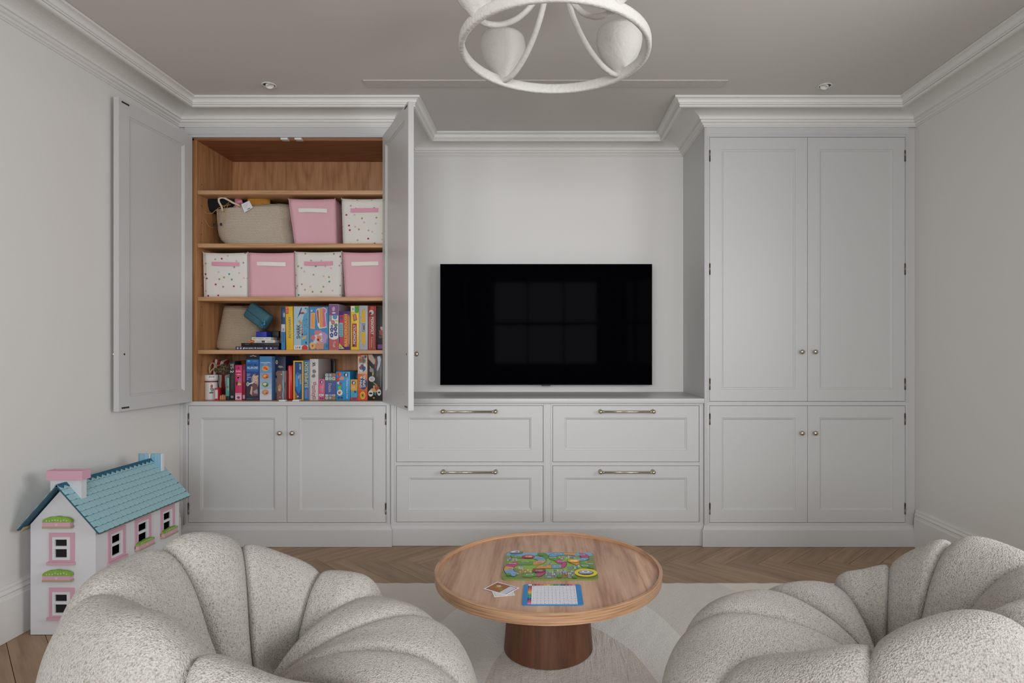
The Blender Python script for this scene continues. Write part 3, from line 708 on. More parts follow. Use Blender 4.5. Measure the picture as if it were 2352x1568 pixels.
a, b = uv(500, 105); A.disc(a, b, .024, .026, (160, 156, 176)); A.disc(a, b + .004, .019, .015, (214, 214, 224)); A.disc(a, b - .012, .021, .008, (78, 72, 92)); A.disc(a + .005, b + .006, .007, .006, (110, 110, 140))
for X, Y in ((1420, 590), (1060, 160), (420, 560), (2090, 420), (1720, 600), (620, 110)): A.blob(*uv(X, Y), .010, .014, gr2, X)
A.make(bd)
# number grid mat
mcx, mcy, MW, MH = .0285, 2.098, .204, .178
fm = lambda a, b, h: (mcx + a, mcy + b, TT + .0006 + h)
mat_ = slab('number_grid_mat', fm, MW, MH, .0022, .012, P('mat_blue', (44, 128, 188), .3), label='blue-edged mat printed with a twelve by twelve grid of numbers', cat='learning mat')
A = Art(lambda a, b, h: fm(a, b, .0022 + h))
gx0, gx1, gy0, gy1 = -.085, .083, -.083, .0885
A.rect(gx0, gx1, gy0, gy1, (224, 226, 234))
rows = [(110, 24, 40), (176, 60, 60), (196, 100, 70), (206, 138, 60), (216, 178, 60), (120, 160, 60), (30, 128, 84), (30, 140, 130), (24, 60, 110), (96, 30, 90), (186, 40, 110), (220, 110, 140)]
cw = (gx1 - gx0) / 13; rh = (gy1 - gy0) / 13
for i, c in enumerate(rows):
    A.h = .00012; A.rect(gx0, gx0 + cw, gy1 - (i + 2) * rh, gy1 - (i + 1) * rh, c); A.h = .00012; A.rect(gx0 + (i + 1) * cw, gx0 + (i + 2) * cw, gy1 - rh, gy1, c)
A.h = .00016; A.step = 0
for i in range(1, 13): A.rect(gx0 + (i + 1) * cw - .0002, gx0 + (i + 1) * cw + .0002, gy0, gy1 - rh, (120, 124, 140)); 
for i in range(13):
    for j in range(13):
        if i == 0 and j == 0: t, c = 'X', (70, 130, 90)
        else: t, c = (str(max(1, i) * max(1, j)), (226, 226, 230) if (i == 0 or j == 0) else (46, 48, 70))
        wd = .0026 * len(t) + .0008 * (len(t) == 1) * 0
        A.text(t, gx0 + (i + .5) * cw, gy1 - (j + .5) * rh, wd, .0058, c)
A.make(mat_)
# two picture cards
def card(cx_, cy_, w_, h_, rz, z, label, pink):
    ca, sa = math.cos(R(rz)), math.sin(R(rz))
    fc = lambda a, b, h: (cx_ + a * ca - b * sa, cy_ + a * sa + b * ca, z + h)
    m_ = MB(); m_.prism([(-w_ / 2, -h_ / 2), (w_ / 2, -h_ / 2), (w_ / 2, h_ / 2), (-w_ / 2, h_ / 2)], 0, .0008, fc)
    o = build('picture_card', m_, P('card_white', (224, 224, 226), .4), label=label, cat='card', group='cards on the coffee table')
    A = Art(lambda a, b, h: fc(a, b, .0008 + h))
    b0 = .005
    A.rect(-w_ / 2 + b0, w_ / 2 - b0, -h_ / 2 + b0, h_ / 2 - b0, (136, 62, 108) if pink else (110, 126, 124))
    if pink:
        A.rect(-w_ / 2 + b0 + .001, w_ / 2 - .028, -h_ / 2 + b0 + .002, h_ / 2 - b0 - .004, (150, 96, 50)); A.blob(-.016, .004, .014, .012, (176, 120, 40), 3); A.blob(-.02, .010, .008, .006, (210, 196, 190), 5); A.blob(.004, -.008, .006, .008, (120, 140, 50), 6)
        A.rect(w_ / 2 - .034, w_ / 2 - b0 - .003, -h_ / 2 + b0 + .001, h_ / 2 - b0 - .004, (208, 212, 222))
        for q in range(4): A.rect(w_ / 2 - .030 + q * .005, w_ / 2 - .0285 + q * .005, -h_ / 2 + .012, h_ / 2 - .014, (150, 156, 176))
    else: A.rect(-w_ / 2 + b0 + .001, w_ / 2 - b0 - .001, -h_ / 2 + b0 + .001, h_ / 2 - b0 - .001, (214, 214, 216))
    A.make(o)
card(-.146, 2.128, .072, .084, 14, TT + .0006, 'white picture card half hidden beneath the pink-bordered card', False)
card(-.151, 2.150, .100, .078, -34, TT + .0020, 'pink-bordered picture card lying on top of another card', True)

# ---------------------------------------------------------------- armchairs
n = NT('boucle'); v = n.coord((1, 1, 1))
loop = n.noise(v, 260, 2, .6, .3); lp2 = n.noise(v, 120, 2, .6)
vo = n.n('ShaderNodeTexVoronoi'); vo.inputs['Scale'].default_value = 280; n.l(v, vo.inputs['Vector'])
hgt = n.math('ADD', n.math('MULTIPLY', loop, 1.0), n.math('ADD', n.math('MULTIPLY', lp2, .5), n.math('MULTIPLY', vo.outputs['Distance'], -.5)))
n.l(n.ramp(hgt, [(.16, lin((152, 145, 133))), (.42, lin((186, 181, 172))), (.72, lin((204, 200, 193)))]), n.b.inputs['Base Color'])
n.b.inputs['Roughness'].default_value = 1.0; n.b.inputs['Specular IOR Level'].default_value = .05
n.b.inputs['Sheen Weight'].default_value = .15
n.bump(hgt, .85, .005); BOUC = n.m
def cr(P_, t):
    """Catmull-Rom through profile points"""
    k_ = len(P_) - 1; i = min(int(t * k_), k_ - 1); f = t * k_ - i
    p0, p1, p2, p3 = P_[max(i - 1, 0)], P_[i], P_[i + 1], P_[min(i + 2, k_)]
    return tuple(.5 * (2 * p1[c] + (p2[c] - p0[c]) * f + (2 * p0[c] - 5 * p1[c] + 4 * p2[c] - p3[c]) * f * f + (3 * p1[c] - p0[c] - 3 * p2[c] + p3[c]) * f ** 3) for c in (0, 1))
def armchair(label, cx_, cy_, facing, back, seat, R0, conv, Hb, Ha, name='armchair', inner=1.0):
    """back / seat: lists of channel boundary angles in degrees; conv: offset of the point where the channels meet"""
    c = thing(name, label, 'armchair', (cx_, cy_, RZ), None)
    ox_, oy_ = conv
    def rho(th):
        dx, dy = math.cos(th), math.sin(th); b = ox_ * dx + oy_ * dy; return -b + math.sqrt(max(1e-6, b * b - (ox_ ** 2 + oy_ ** 2 - R0 ** 2)))
    def H(th):
        d = (math.degrees(th) - facing - 180 + 180) % 360 - 180
        q = min(1, max(0, abs(d) - 45) / 75.0) ** 1.3; return Hb + (Ha - Hb) * (q * q * (3 - 2 * q))
    def chan(th0, th1, kind, nm):
        span = abs(th1 - th0)
        def f(u, t):
            s_ = -1 + 2 * u; th = R(th0 + (th1 - th0) * u); rr = rho(th); 
            g = max(0.0, 1 - abs(s_) ** 3.4) ** .5
            if kind == 'back':
                h = H(th)
                pr = [(.80, .03), (.93, .10), (1.0, .24), (.985, h - .19), (.915, h - .065), (.78, h - .002), (.60, h - .022), (.44 * inner, h - .10), (.31 * inner, h - .20 + (h - .5) * -.15), (.18, .35), (.03, .32)]
            else:
                pr = [(.02, .345), (.16, .405), (.34, .445), (.56, .460), (.76, .445), (.92, .385), (1.0, .28), (.985, .15), (.93, .06), (.86, .03)]
            r_, z_ = cr(pr, t); r2, z2 = cr(pr, min(1, t + .02)); r1, z1 = cr(pr, max(0, t - .02))
            tx, tz = (r2 - r1) * rr, z2 - z1; L = math.hypot(tx, tz) or 1
            nx, nz = (tz / L, -tx / L)
            if kind == 'back': nx, nz = -nx * -1, nz * 1
            # outward normal: away from the channel spine
            if kind == 'back':
                sx, sz = .70 * rr, .28
                if (r_ * rr - sx) * nx + (z_ - sz) * nz < 0: nx, nz = -nx, -nz
            else:
                if nz < 0 and r_ < .9: nx, nz = -nx, -nz
                if r_ >= .9 and nx < 0: nx, nz = -nx, -nz
            dep = min(.042, .0006 * span + .012) * min(1, r_ / .35)
            if kind == 'back' and ((th0 == back[0] and s_ < 0) or (th1 == back[-1] and s_ > 0)): dep *= 2.0
            d = dep * (g - 1)
            R_ = r_ * rr + nx * d; Z_ = z_ + nz * d
            # slight unevenness of the stuffing
            Z_ += .004 * math.sin(3.1 * th * 2 + t * 9) * g
            return (cx_ + ox_ + math.cos(th) * R_, cy_ + oy_ + math.sin(th) * R_, max(.02, Z_) + (RZ if False else 0))
        k = MB(); nu = max(14, int(span * .7)); k.grid(f, nu, 44)
        k.add([f(0, j / 44) for j in range(45)], [tuple(range(45))]); k.add([f(1, j / 44) for j in range(45)], [tuple(range(45))[::-1]])
        o = build(nm, k, BOUC, c); fixn(o); return o
    for a, b in zip(back[:-1], back[1:]): chan(a, b, 'back', 'back_channel')
    for a, b in zip(seat[:-1], seat[1:]): chan(a, b, 'seat', 'seat_channel')
    k = MB(); k.lathe([(0, RZ + .001), (R0 * .78, RZ + .001), (R0 * .78, .05), (0, .05)], cx_, cy_, 40); build('plinth_base', k, P('chair_base', (40, 36, 32), .6), c)
    return c
armchair('cream boucle tub armchair turned right towards the coffee table, beside the dollhouse', -.632, 1.47, 20,
         [64, 89, 123, 158, 212, 276, 328], [-32, 0, 35, 68], .475, (-.05, -.01), .67, .50)
armchair('cream boucle tub armchair turned left towards the coffee table, below the shut tall cabinet', .798, 1.50, 140,
         [83, 58, 30, -14, -52, -84, -122, -162], [80, 117, 157, 198], .500, (.06, .04), .67, .485)

# ---------------------------------------------------------------- dollhouse
DW = P('dollhouse_white', (214, 214, 218), .45); DP = P('dollhouse_pink', (206, 160, 176), .5); DBL = P('dollhouse_slate_paint', (152, 192, 200), .5, var=.08, vscale=30)
DDB = P('dollhouse_ridge_paint', (30, 92, 118), .5); DTAN = P('dollhouse_bare_edge', (168, 156, 124), .6); DGR = P('dollhouse_bush', (128, 168, 58), .6, var=.12, vscale=60); DBK = P('dollhouse_room_shade', (12, 12, 12), .8)  # last one is near-black, painting the shade inside the rooms
x0, x1, y0, y1 = -2.098, -1.832, 2.484, 3.05
dh = thing('dollhouse', 'white wooden dollhouse with blue tiled roof and pink window frames', 'dollhouse', ((x0 + x1) / 2, (y0 + y1) / 2, 0))
ez, rz_, rxm = .452, .602, -1.965
k = MB(); th = .010
k.prism([(x0, .002), (x1, .002), (x1, ez), (rxm, rz_), (x0, ez)], y0, y0 + th, lambda a, b, h: (a, h, b)); fixn(build('gable_wall', k, DW, dh))
k = MB(); k.prism([(x0, .002), (x1, .002), (x1, ez), (rxm, rz_), (x0, ez)], y1 - th, y1, lambda a, b, h: (a, h, b)); fixn(build('gable_wall', k, DW, dh))
box('rear_wall', x0, x0 + th, y0 + th, y1 - th, .002, ez, DW, dh)
box('base_board', x0 + th, x1 - .009, y0 + th, y1 - th, .002, .012, DTAN, dh)
box('inner_floor', x0 + th, x1 - th, y0 + th, y1 - th, .22, .228, DTAN, dh)
box('room_shade_board', x1 - .050, x1 - .045, y0 + th, y1 - th, .012, .44, DBK, dh)  # added board behind the front windows, room shade put into its colour
ysplit = px(352, 1) and (-1.832 * F / (352 - CX))
box('gable_edge_strip', x1 - .008, x1 - .002, y0 + .008, y0 + .016, .002, ez - .002, P('seam_grey', (120, 120, 126), .5), dh)
fronts = []
for a, b in ((y0 + .0105, ysplit - .001), (ysplit + .001, y1 - .0105)):
    fronts.append((a, b))
wins = []
for Xa, Xb in ((247, 287), (309, 346), (368, 400)):
    wins.append((-1.832 * F / (Xa - CX), -1.832 * F / (Xb - CX)))
wz = [(.272, .400), (.07, .198)]
def front_panel(a, b):
    """opening front with real window holes"""
    k = MB(); hs = sorted([w_ for w_ in wins if a < w_[0] < b])
    cur = a
    for (p, q) in hs:
        p2, q2 = p + .016, q - .016
        k.box(x1 - .008, x1, cur, p2, .012, ez - .001)
        k.box(x1 - .008, x1, p2, q2, .012, wz[1][0] + .016); k.box(x1 - .008, x1, p2, q2, wz[1][1] - .016, wz[0][0] + .016); k.box(x1 - .008, x1, p2, q2, wz[0][1] - .016, ez - .001)
        cur = q2
    k.box(x1 - .008, x1, cur, b, .012, ez - .001)
    return build('front_door', k, DW, dh)
fp = [front_panel(*f_) for f_ in fronts]
def window_on(fn, w_, z0, z1, parent_, sill=True, so=0.0):
    """fn(a along wall, d outwards, z)"""
    def bx(k, a0, a1, d0, d1, za, zb):
        vs = [fn(a, d, z) for a in (a0, a1) for d in (d0, d1) for z in (za, zb)]
        k.add(vs, [(0, 1, 3, 2), (4, 6, 7, 5), (0, 4, 5, 1), (2, 3, 7, 6), (0, 2, 6, 4), (1, 5, 7, 3)])
    k = MB(); s_ = .016
    bx(k, 0, s_, .0005, .004, z0, z1); bx(k, w_ - s_, w_, .0005, .004, z0, z1); bx(k, s_, w_ - s_, .0005, .004, z1 - s_, z1); bx(k, s_, w_ - s_, .0005, .004, z0, z0 + s_ * .5)
    if sill: bx(k, -.005, w_ + .004, .0005, .012, z0 - .012, z0)
    fr_ = fixn(build('window_surround', k, DP, parent_))
    k = MB(); e = .010; zm = (z0 + z1) / 2
    bx(k, s_, s_ + e, so - .006, so + .001, z0 + s_ * .5, z1 - s_); bx(k, w_ - s_ - e * 1.2, w_ - s_, so - .006, so + .001, z0 + s_ * .5, z1 - s_)
    qa, qb = s_ + e, w_ - s_ - e * 1.2
    bx(k, qa, qb, so - .006, so + .0008, z1 - s_ - .010, z1 - s_); bx(k, qa, qb, so - .005, so + .0015, zm - .006, zm + .006); bx(k, qa, qb, so - .006, so + .0008, z0 + s_ * .5, z0 + s_ * .5 + .010)
    fixn(build('sash', k, DW, parent_))
    k = MB(); bx(k, s_ + e, w_ - s_ - e, so - .010, so - .008, z0 + s_ * .5, z1 - s_)
    return k
def fbox(fn, w_, z, h_, parent_, hollow=True):
    def bx(k, a0, a1, d0, d1, za, zb, mi=0):
        vs = [fn(a, d, q) for a in (a0, a1) for d in (d0, d1) for q in (za, zb)]
        k.add(vs, [(0, 1, 3, 2), (4, 6, 7, 5), (0, 4, 5, 1), (2, 3, 7, 6), (0, 2, 6, 4), (1, 5, 7, 3)], mi)
    k = MB(); bx(k, 0, w_, .001, .022, z, z + .007, 1); bx(k, 0, w_ * .97, .001, .020, z + .007, z + .024, 0)
    tr_ = fixn(build('flower_trough', k, [DP, DTAN], parent_))
    k = MB(); pts = [(-.001, z + .022)]
    for i in range(15):
        t = i / 14; pts.append((w_ * t, z + .026 + h_ * (.35 + .65 * math.sin(math.pi * t) ** .6) * (.86 + .14 * abs(math.sin(t * math.pi * 3)))))
    pts.append((w_ * 1.0, z + .022)); nn = len(pts)
    k.add([fn(a, .006, b) for a, b in pts] + [fn(a, .019, b) for a, b in pts], [tuple(range(nn)), tuple(range(nn, 2 * nn))[::-1]] + [(i, (i + 1) % nn, nn + (i + 1) % nn, nn + i) for i in range(nn)])
    bu = fixn(build('painted_bush', k, DGR, parent_))
    A = Art(lambda a, b, h: fn(a, .0195 + h, b)); r_ = random.Random(int(z * 1000))
    for i in range(8):
        a = w_ * (.1 + .8 * (i + .5) / 8); b = z + .030 + h_ * .5 * r_.random() * math.sin(math.pi * (i + .5) / 8); A.disc(a, b, .0032, .0032, (196, 208, 196), 6); A.disc(a, b, .0012, .0012, (130, 150, 90), 5)
    A.make(bu)
    A = Art(lambda a, b, h: fn(a, .0205 + h, b)); A.poly([(w_ * .5, z + .009), (w_ * .5 + .006, z + .016), (w_ * .5 + .003, z + .020), (w_ * .5, z + .017), (w_ * .5 - .003, z + .020), (w_ * .5 - .006, z + .016)], (222, 186, 198)); A.make(tr_, 'painted_heart')
S_ = y0 / F
def gx(X): return px(X, y0)
def gz(Y): return pz(Y, y0)
gfn = lambda xa: (lambda a, d, z: (xa + a, y0 - d, z))
for (xa, xb, ya, yb) in ((114, 172, 1289, 1223), (114, 172, 1416, 1349)):
    k = window_on(gfn(gx(xa)), gx(xb) - gx(xa), gz(ya), gz(yb), dh, so=.006); 
    # black plates on the solid wall: room shade painted behind the end windows
    w_ = gx(xb) - gx(xa); z0_, z1_ = gz(ya), gz(yb); zm = (z0_ + z1_) / 2
    for (p, q) in ((z0_ + .018, zm - .006), (zm + .006, z1_ - .026)):
        box('room_shade_plate', gx(xa) + .018, gx(xb) - .018, y0 - .0004, y0 + .0005, p, q, DBK, dh)
for Y in (1210, 1332): fbox(gfn(gx(106)), gx(171) - gx(106), gz(Y), .022, dh)
for wi, (p, q) in enumerate(wins):
    par = fp[0] if wi < 2 else fp[1]
    for zi, (za, zb) in enumerate(wz):
        fn_ = (lambda pp: (lambda a, d, z: (x1 + d, pp + a, z)))(p)
        window_on(fn_, q - p, za, zb, dh, sill=(zi == 0 and wi == 0))
for wi, zz in ((1, .262), (2, .262)):
    p, q = wins[wi]; fn_ = (lambda pp: (lambda a, d, z: (x1 + d, pp + a, z)))(p); fbox(fn_, q - p, zz, .014, dh)
# roof: two boards, then the slates one by one
ry0, ry1 = y0 - .034, y1 + .030
sl = (rz_ + .018 - (ez - .006)) ; ewx = x1 + .040; hw = ewx - rxm; topz = rz_ + .018; botz = topz - hw * (rz_ - ez) / (x1 - rxm) 
SL = math.hypot(hw, topz - botz); dx, dz = hw / SL, (topz - botz) / SL
def rf(side): return lambda a, s_, h: (rxm + side * (dx * s_ + dz * h), a, topz - dz * s_ + dx * h)
for side in (1, -1):
    SLx = SL if side > 0 else SL * .93
    k = MB(); f_ = rf(side); vs = [f_(a, s_, h) for a in (ry0, ry1) for s_ in (0, SLx) for h in (-.006, .0)]
    k.add(vs, [(0, 1, 3, 2), (4, 6, 7, 5), (0, 4, 5, 1), (2, 3, 7, 6), (0, 2, 6, 4), (1, 5, 7, 3)])
    rb = fixn(build('roof_board', k, P('roof_board_paint', (38, 82, 98), .6), dh))
    rows_, cols_ = 9, 21; rw = SLx / rows_; cwid = (ry1 - ry0) / cols_
    g_ = .0013
    tw, tl = cwid - g_, rw - g_
    outl = [(-tw / 2, 0), (tw / 2, 0), (tw / 2, tl * .90), (tw * .36, tl * .985), (0, tl), (-tw * .36, tl * .985), (-tw / 2, tl * .90)]
    me = None
    for r__ in range(rows_):
        for c_ in range(cols_ + 1):
            off = cwid / 2 if r__ % 2 else 0
            yc = ry0 + cwid * (c_ + .5) - off
            if yc + tw / 2 > ry1 + .001 or yc - tw / 2 < ry0 - .001: 
                if not (r__ % 2): continue
                # half slates at the verges
                ya, yb = max(ry0 + .0004, yc - tw / 2), min(ry1 - .0004, yc + tw / 2)
                if yb - ya < .004: continue
                k = MB(); k.prism([(ya, r__ * rw + g_ / 2), (yb, r__ * rw + g_ / 2), (yb, r__ * rw + tl * .9), (ya, r__ * rw + tl * .9)], .0, .0022, f_)
                if side > 0: fixn(build('slate', k, DBL, rb))
                continue
            if side < 0 and False: continue
            if me is None:
                k = MB(); k.prism(outl, 0, .0022, lambda a, b, h: (a, b, h)); o = fixn(build('slate', k, DBL, None, centre=False)); me = o.data
            else: o = bpy.data.objects.new('slate', me); C.objects.link(o)
            o0 = Vector(f_(yc, r__ * rw + g_ / 2, 0)); ax = Vector(f_(yc + 1, r__ * rw + g_ / 2, 0)) - o0; ay = Vector(f_(yc, r__ * rw + g_ / 2 + 1, 0)) - o0; az = Vector(f_(yc, r__ * rw + g_ / 2, 1)) - o0
            Mx = Matrix(((ax.x, ay.x, az.x, o0.x), (ax.y, ay.y, az.y, o0.y), (ax.z, ay.z, az.z, o0.z), (0, 0, 0, 1)))
            o.parent = rb; o.matrix_parent_inverse = wm(rb).inverted(); o.matrix_basis = Mx
    # eave batten
    k = MB(); vs = [f_(a, s_, h) for a in (y0 - .02, y1 + .01) for s_ in (SLx - .014, SLx + .001) for h in (-.014, -.0062)]
    k.add(vs, [(0, 1, 3, 2), (4, 6, 7, 5), (0, 4, 5, 1), (2, 3, 7, 6), (0, 2, 6, 4), (1, 5, 7, 3)]); fixn(build('eave_batten', k, DTAN, dh))
# ridge strip with saw-tooth points
k = MB(); nT = 21; f_ = rf(1); f2 = rf(-1); cw_ = (ry1 - ry0) / nT
for i in range(nT):
    a = ry0 + i * cw_; k.add([f_(a, 0, .0032), f_(a + cw_, 0, .0032), f_(a + cw_, .010, .0032), f_(a + cw_ * .5, .024, .0032), f_(a, .010, .0032)], [(0, 1, 2, 3, 4)])
    k.add([f_(a, 0, .0028), f_(a + cw_, 0, .0028), f_(a + cw_, .010, .0028), f_(a + cw_ * .5, .024, .0028), f_(a, .010, .0028)], [(4, 3, 2, 1, 0)])
    k.add([f2(a, 0, .0032), f2(a + cw_, 0, .0032), f2(a + cw_, .010, .0032), f2(a + cw_ * .5, .024, .0032), f2(a, .010, .0032)], [(4, 3, 2, 1, 0)])
build('ridge_strip', k, DDB, dh)
# chimneys
cy0, cy1 = y0 + .016, y0 + .044
cxa, cxb = -2.030, -1.902
ctop = pz(1100, cy0)
m_ = MB(); m_.prism([(cxa, .545), (rxm, .60), (cxb, .545), (cxb, ctop), (cxa, ctop)], cy0, cy1, lambda a, b, h: (a, h, b)); fixn(build('chimney', m_, P('chimney_white', (206, 206, 210), .5), dh))
k = MB(); zt_ = pz(1080, cy0); e = .010; t_ = .004
k.box(cxa - e, cxb + e, cy0 - e, cy0 - e + t_, ctop - .002, zt_); k.box(cxa - e, cxb + e, cy1 + e - t_, cy1 + e, ctop - .002, zt_); k.box(cxa - e, cxa - e + t_, cy0 - e + t_, cy1 + e - t_, ctop - .002, zt_); k.box(cxb + e - t_, cxb + e, cy0 - e + t_, cy1 + e - t_, ctop - .002, zt_); k.box(cxa - e + t_, cxb + e - t_, cy0 - e + t_, cy1 + e - t_, ctop - .002, ctop + .004)
build('chimney_cap', k, DP, dh)
ry = 3.035; ca_, cb_ = px(317, ry), px(370, ry); zt_ = pz(1041.5, ry)
n = NT('blue_stripes'); v = n.coord(); sp = n.n('ShaderNodeSeparateXYZ'); n.l(v, sp.inputs[0]); cbx = n.n('ShaderNodeCombineXYZ'); n.l(sp.outputs[0], cbx.inputs[0])
n.l(n.ramp(n.noise(cbx.outputs[0], 120, 2), [(.35, lin((112, 160, 184))), (.65, lin((146, 188, 206)))]), n.b.inputs['Base Color']); n.b.inputs['Roughness'].default_value = .5
mid = (ca_ + cb_) / 2
for a, b in ((ca_, mid - .004), (mid + .007, cb_)):
    k = MB(); k.bbox(a, b, ry, ry + .008, .54, zt_, .0025); build('rear_chimney_panel', k, n.m, dh)
box('rear_chimney_edge', cb_, cb_ + .004, ry - .002, ry + .022, pz(1090, ry), zt_, DW, dh, b=.001)
box('rear_chimney_edge', mid - .003, mid + .001, ry - .001, ry + .02, pz(1062, ry), zt_, DW, dh, b=.001)
box('rear_chimney_edge', mid - .018, mid + .004, ry - .003, ry + .02, pz(1064, ry), pz(1059, ry), DW, dh, b=.001)

# ---------------------------------------------------------------- storage cubes and baskets
def cloth(name, col, dots=False):
    n = NT(name); v = n.coord(); c = lin(col)
    if dots:
        sp = n.n('ShaderNodeSeparateXYZ'); n.l(v, sp.inputs[0]); cb = n.n('ShaderNodeCombineXYZ'); n.l(n.math('ADD', sp.outputs[0], n.math('MULTIPLY', sp.outputs[1], 1.0)), cb.inputs[0]); n.l(sp.outputs[2], cb.inputs[1])
        oi = n.n('ShaderNodeObjectInfo'); ad = n.n('ShaderNodeVectorMath', operation='ADD'); n.l(cb.outputs[0], ad.inputs[0]); n.l(n.math('MULTIPLY', oi.outputs['Random'], 9.0), ad.inputs[1])
        vo = n.n('ShaderNodeTexVoronoi', voronoi_dimensions='2D'); vo.inputs['Scale'].default_value = 19; vo.inputs['Randomness'].default_value = .85; n.l(ad.outputs[0], vo.inputs['Vector'])
        wn = n.n('ShaderNodeTexWhiteNoise', noise_dimensions='3D'); n.l(vo.outputs['Color'], wn.inputs['Vector'])
        dc_ = n.ramp(wn.outputs[0], [(0, lin((168, 44, 84))), (.26, lin((214, 176, 190))), (.48, lin((74, 148, 150))), (.66, lin((146, 160, 108))), (.82, lin((176, 164, 160)))], 'CONSTANT')
        n.l(n.mix(n.math('LESS_THAN', vo.outputs['Distance'], .11), c, dc_), n.b.inputs['Base Color'])
    else: n.b.inputs['Base Color'].default_value = c
    n.b.inputs['Roughness'].default_value = .9
    n.bump(n.math('ADD', n.noise(v, 14, 3), n.math('MULTIPLY', n.noise(v, 900, 1), .05)), .35, .012); return n.m
PINK = cloth('pink_canvas', (222, 174, 182)); DOT = cloth('dotted_canvas', (224, 220, 212), True)
PKS = P('pink_strap', (222, 156, 178), .85); WHS = P('white_strap', (232, 228, 218), .85)
def cube(label, z, X0t, X1t, X0b, X1b, Yt, mat, strap, sidew, d=.30, y0=3.668, sag=.004, seed=0, tw=0.0):
    """fabric storage cube, open on top; front face spans X0..X1 in the photo at depth y0"""
    a0, a1, b0, b1 = px(X0t, y0), px(X1t, y0), px(X0b, y0), px(X1b, y0); zt = pz(Yt, y0) ; z0 = z + .001
    r_ = random.Random(seed); ph = r_.random() * 6
    def wall(pa, pb, qa, qb, ny=14, out=(0, -1, 0), bul=.008):
        def f(u, v_):
            lo = Vector(pa).lerp(Vector(pb), u); hi = Vector(qa).lerp(Vector(qb), u); p = lo.lerp(hi, v_)
            b_ = math.sin(math.pi * u) * math.sin(math.pi * min(1, v_ * 1.0)) * bul + .0025 * math.sin(5 * u + 7 * v_ + ph) * math.sin(math.pi * u) * (1 - v_)
            p = p + Vector(out) * b_
            p.z -= sag * math.sin(math.pi * u) * v_
            return p
        return f
    P0, P1, P2, P3 = (b0, y0, z0), (b1, y0, z0), (b1 + tw, y0 + d, z0), (b0 + tw, y0 + d, z0)
    Q0, Q1, Q2, Q3 = (a0, y0 - .004, zt), (a1, y0 - .004, zt), (a1 + tw + sidew, y0 + d, zt - .004), (a0 + tw + sidew, y0 + d, zt - .004)
    k = MB()
    for (p, q, r2, s2_, o_) in ((P0, P1, Q0, Q1, (0, -1, 0)), (P1, P2, Q1, Q2, (1, 0, 0)), (P2, P3, Q2, Q3, (0, 1, 0)), (P3, P0, Q3, Q0, (-1, 0, 0))):
        k.grid(wall(p, q, r2, s2_, out=o_, bul=.005 if o_[0] == 0 else .002), 12, 12)
    k.add([P0, P1, P2, P3], [(3, 2, 1, 0)])
    o = build('storage_cube', k, mat, label=label, cat='storage box', group='canvas storage cubes on the shelves')
    o.modifiers.new('cloth', 'SOLIDIFY').thickness = .0022
    k = MB()
    for (p, q) in ((P0, Q0), (P1, Q1)): k.tube([Vector(p).lerp(Vector(q), t / 4) + Vector((0, -.001, 0)) for t in range(5)], .0018, 6)
    fr = wall(P0, P1, Q0, Q1, out=(0, -1, 0), bul=.005)
    k.tube([fr(i / 12, 1.0) + Vector((0, -.001, 0)) for i in range(13)], .0018, 6); k.tube([Vector(Q1), Vector(Q2)], .0018, 6)
    k.tube([Vector(Q0) + Vector((0, 0, -.002)), Vector(Q0) + Vector((-.003, 0, .006))], .002, 6); k.tube([Vector(Q1) + Vector((0, 0, -.002)), Vector(Q1) + Vector((.001, 0, .007))], .002, 6)
    build('seam_piping', k, mat, o)
    k = MB(); u0, u1, v0, v1 = .19, .82, .71, .80
    def sf(h): return lambda u, v_: fr(u0 + (u1 - u0) * u, v0 + (v1 - v0) * v_ + .006 * math.sin(3 * u + ph)) + Vector((0, -.0015 - h - .006 * math.sin(math.pi * u), 0))
    k.grid(sf(.002), 10, 3); k.grid(sf(0), 10, 3, flip=True)
    build('carry_strap', k, strap, o)
    return o
z1, z2, z3, z4 = SZ[0], SZ[1], SZ[2], SZ[3]
cube('pink canvas cube with a white strap, beside the woven tote on the upper shelf', z2, 664, 770, 678, 772, 458, PINK, WHS, .002, seed=1, y0=3.680)
cube('spotted white canvas cube on the upper shelf, partly behind the open right door', z2, 786, 888, 789, 886, 457.5, DOT, PKS, .0, seed=2, y0=3.672, d=.28)
cube('spotted white canvas cube at the left end of the lower cube row', z3, 468.5, 569.5, 470, 568, 581, DOT, PKS, .0, seed=3, y0=3.672)
cube('pink canvas cube between the two spotted cubes of the lower row', z3, 571, 676, 573, 677, 581, PINK, WHS, .0, seed=4, y0=3.668)
cube('spotted white canvas cube between the two pink cubes of the lower row', z3, 679, 784.5, 681, 783, 579, DOT, PKS, .0, seed=5, y0=3.668)
cube('pink canvas cube at the right end of the lower row beside the open door', z3, 788, 888, 794, 887, 580, PINK, WHS, .0, seed=6, y0=3.668)
n = NT('woven_cotton'); v = n.coord(); sp = n.n('ShaderNodeSeparateXYZ'); n.l(v, sp.inputs[0])
wv = n.math('SINE', n.math('ADD', n.math('MULTIPLY', sp.outputs[2], 1150), n.math('MULTIPLY', n.noise(v, 30, 2), 2.0)))
n.l(n.ramp(n.math('ADD', n.math('MULTIPLY', wv, .25), n.math('MULTIPLY', n.noise(v, 350, 2), 1.0)), [(.2, lin((172, 158, 140))), (.8, lin((214, 202, 184)))]), n.b.inputs['Base Color'])
n.b.inputs['Roughness'].default_value = .95; n.bump(wv, .5, .002); WOV = n.m
CRM = P('cream_rope', (214, 200, 172), .9, bump=(300, .4, .002))
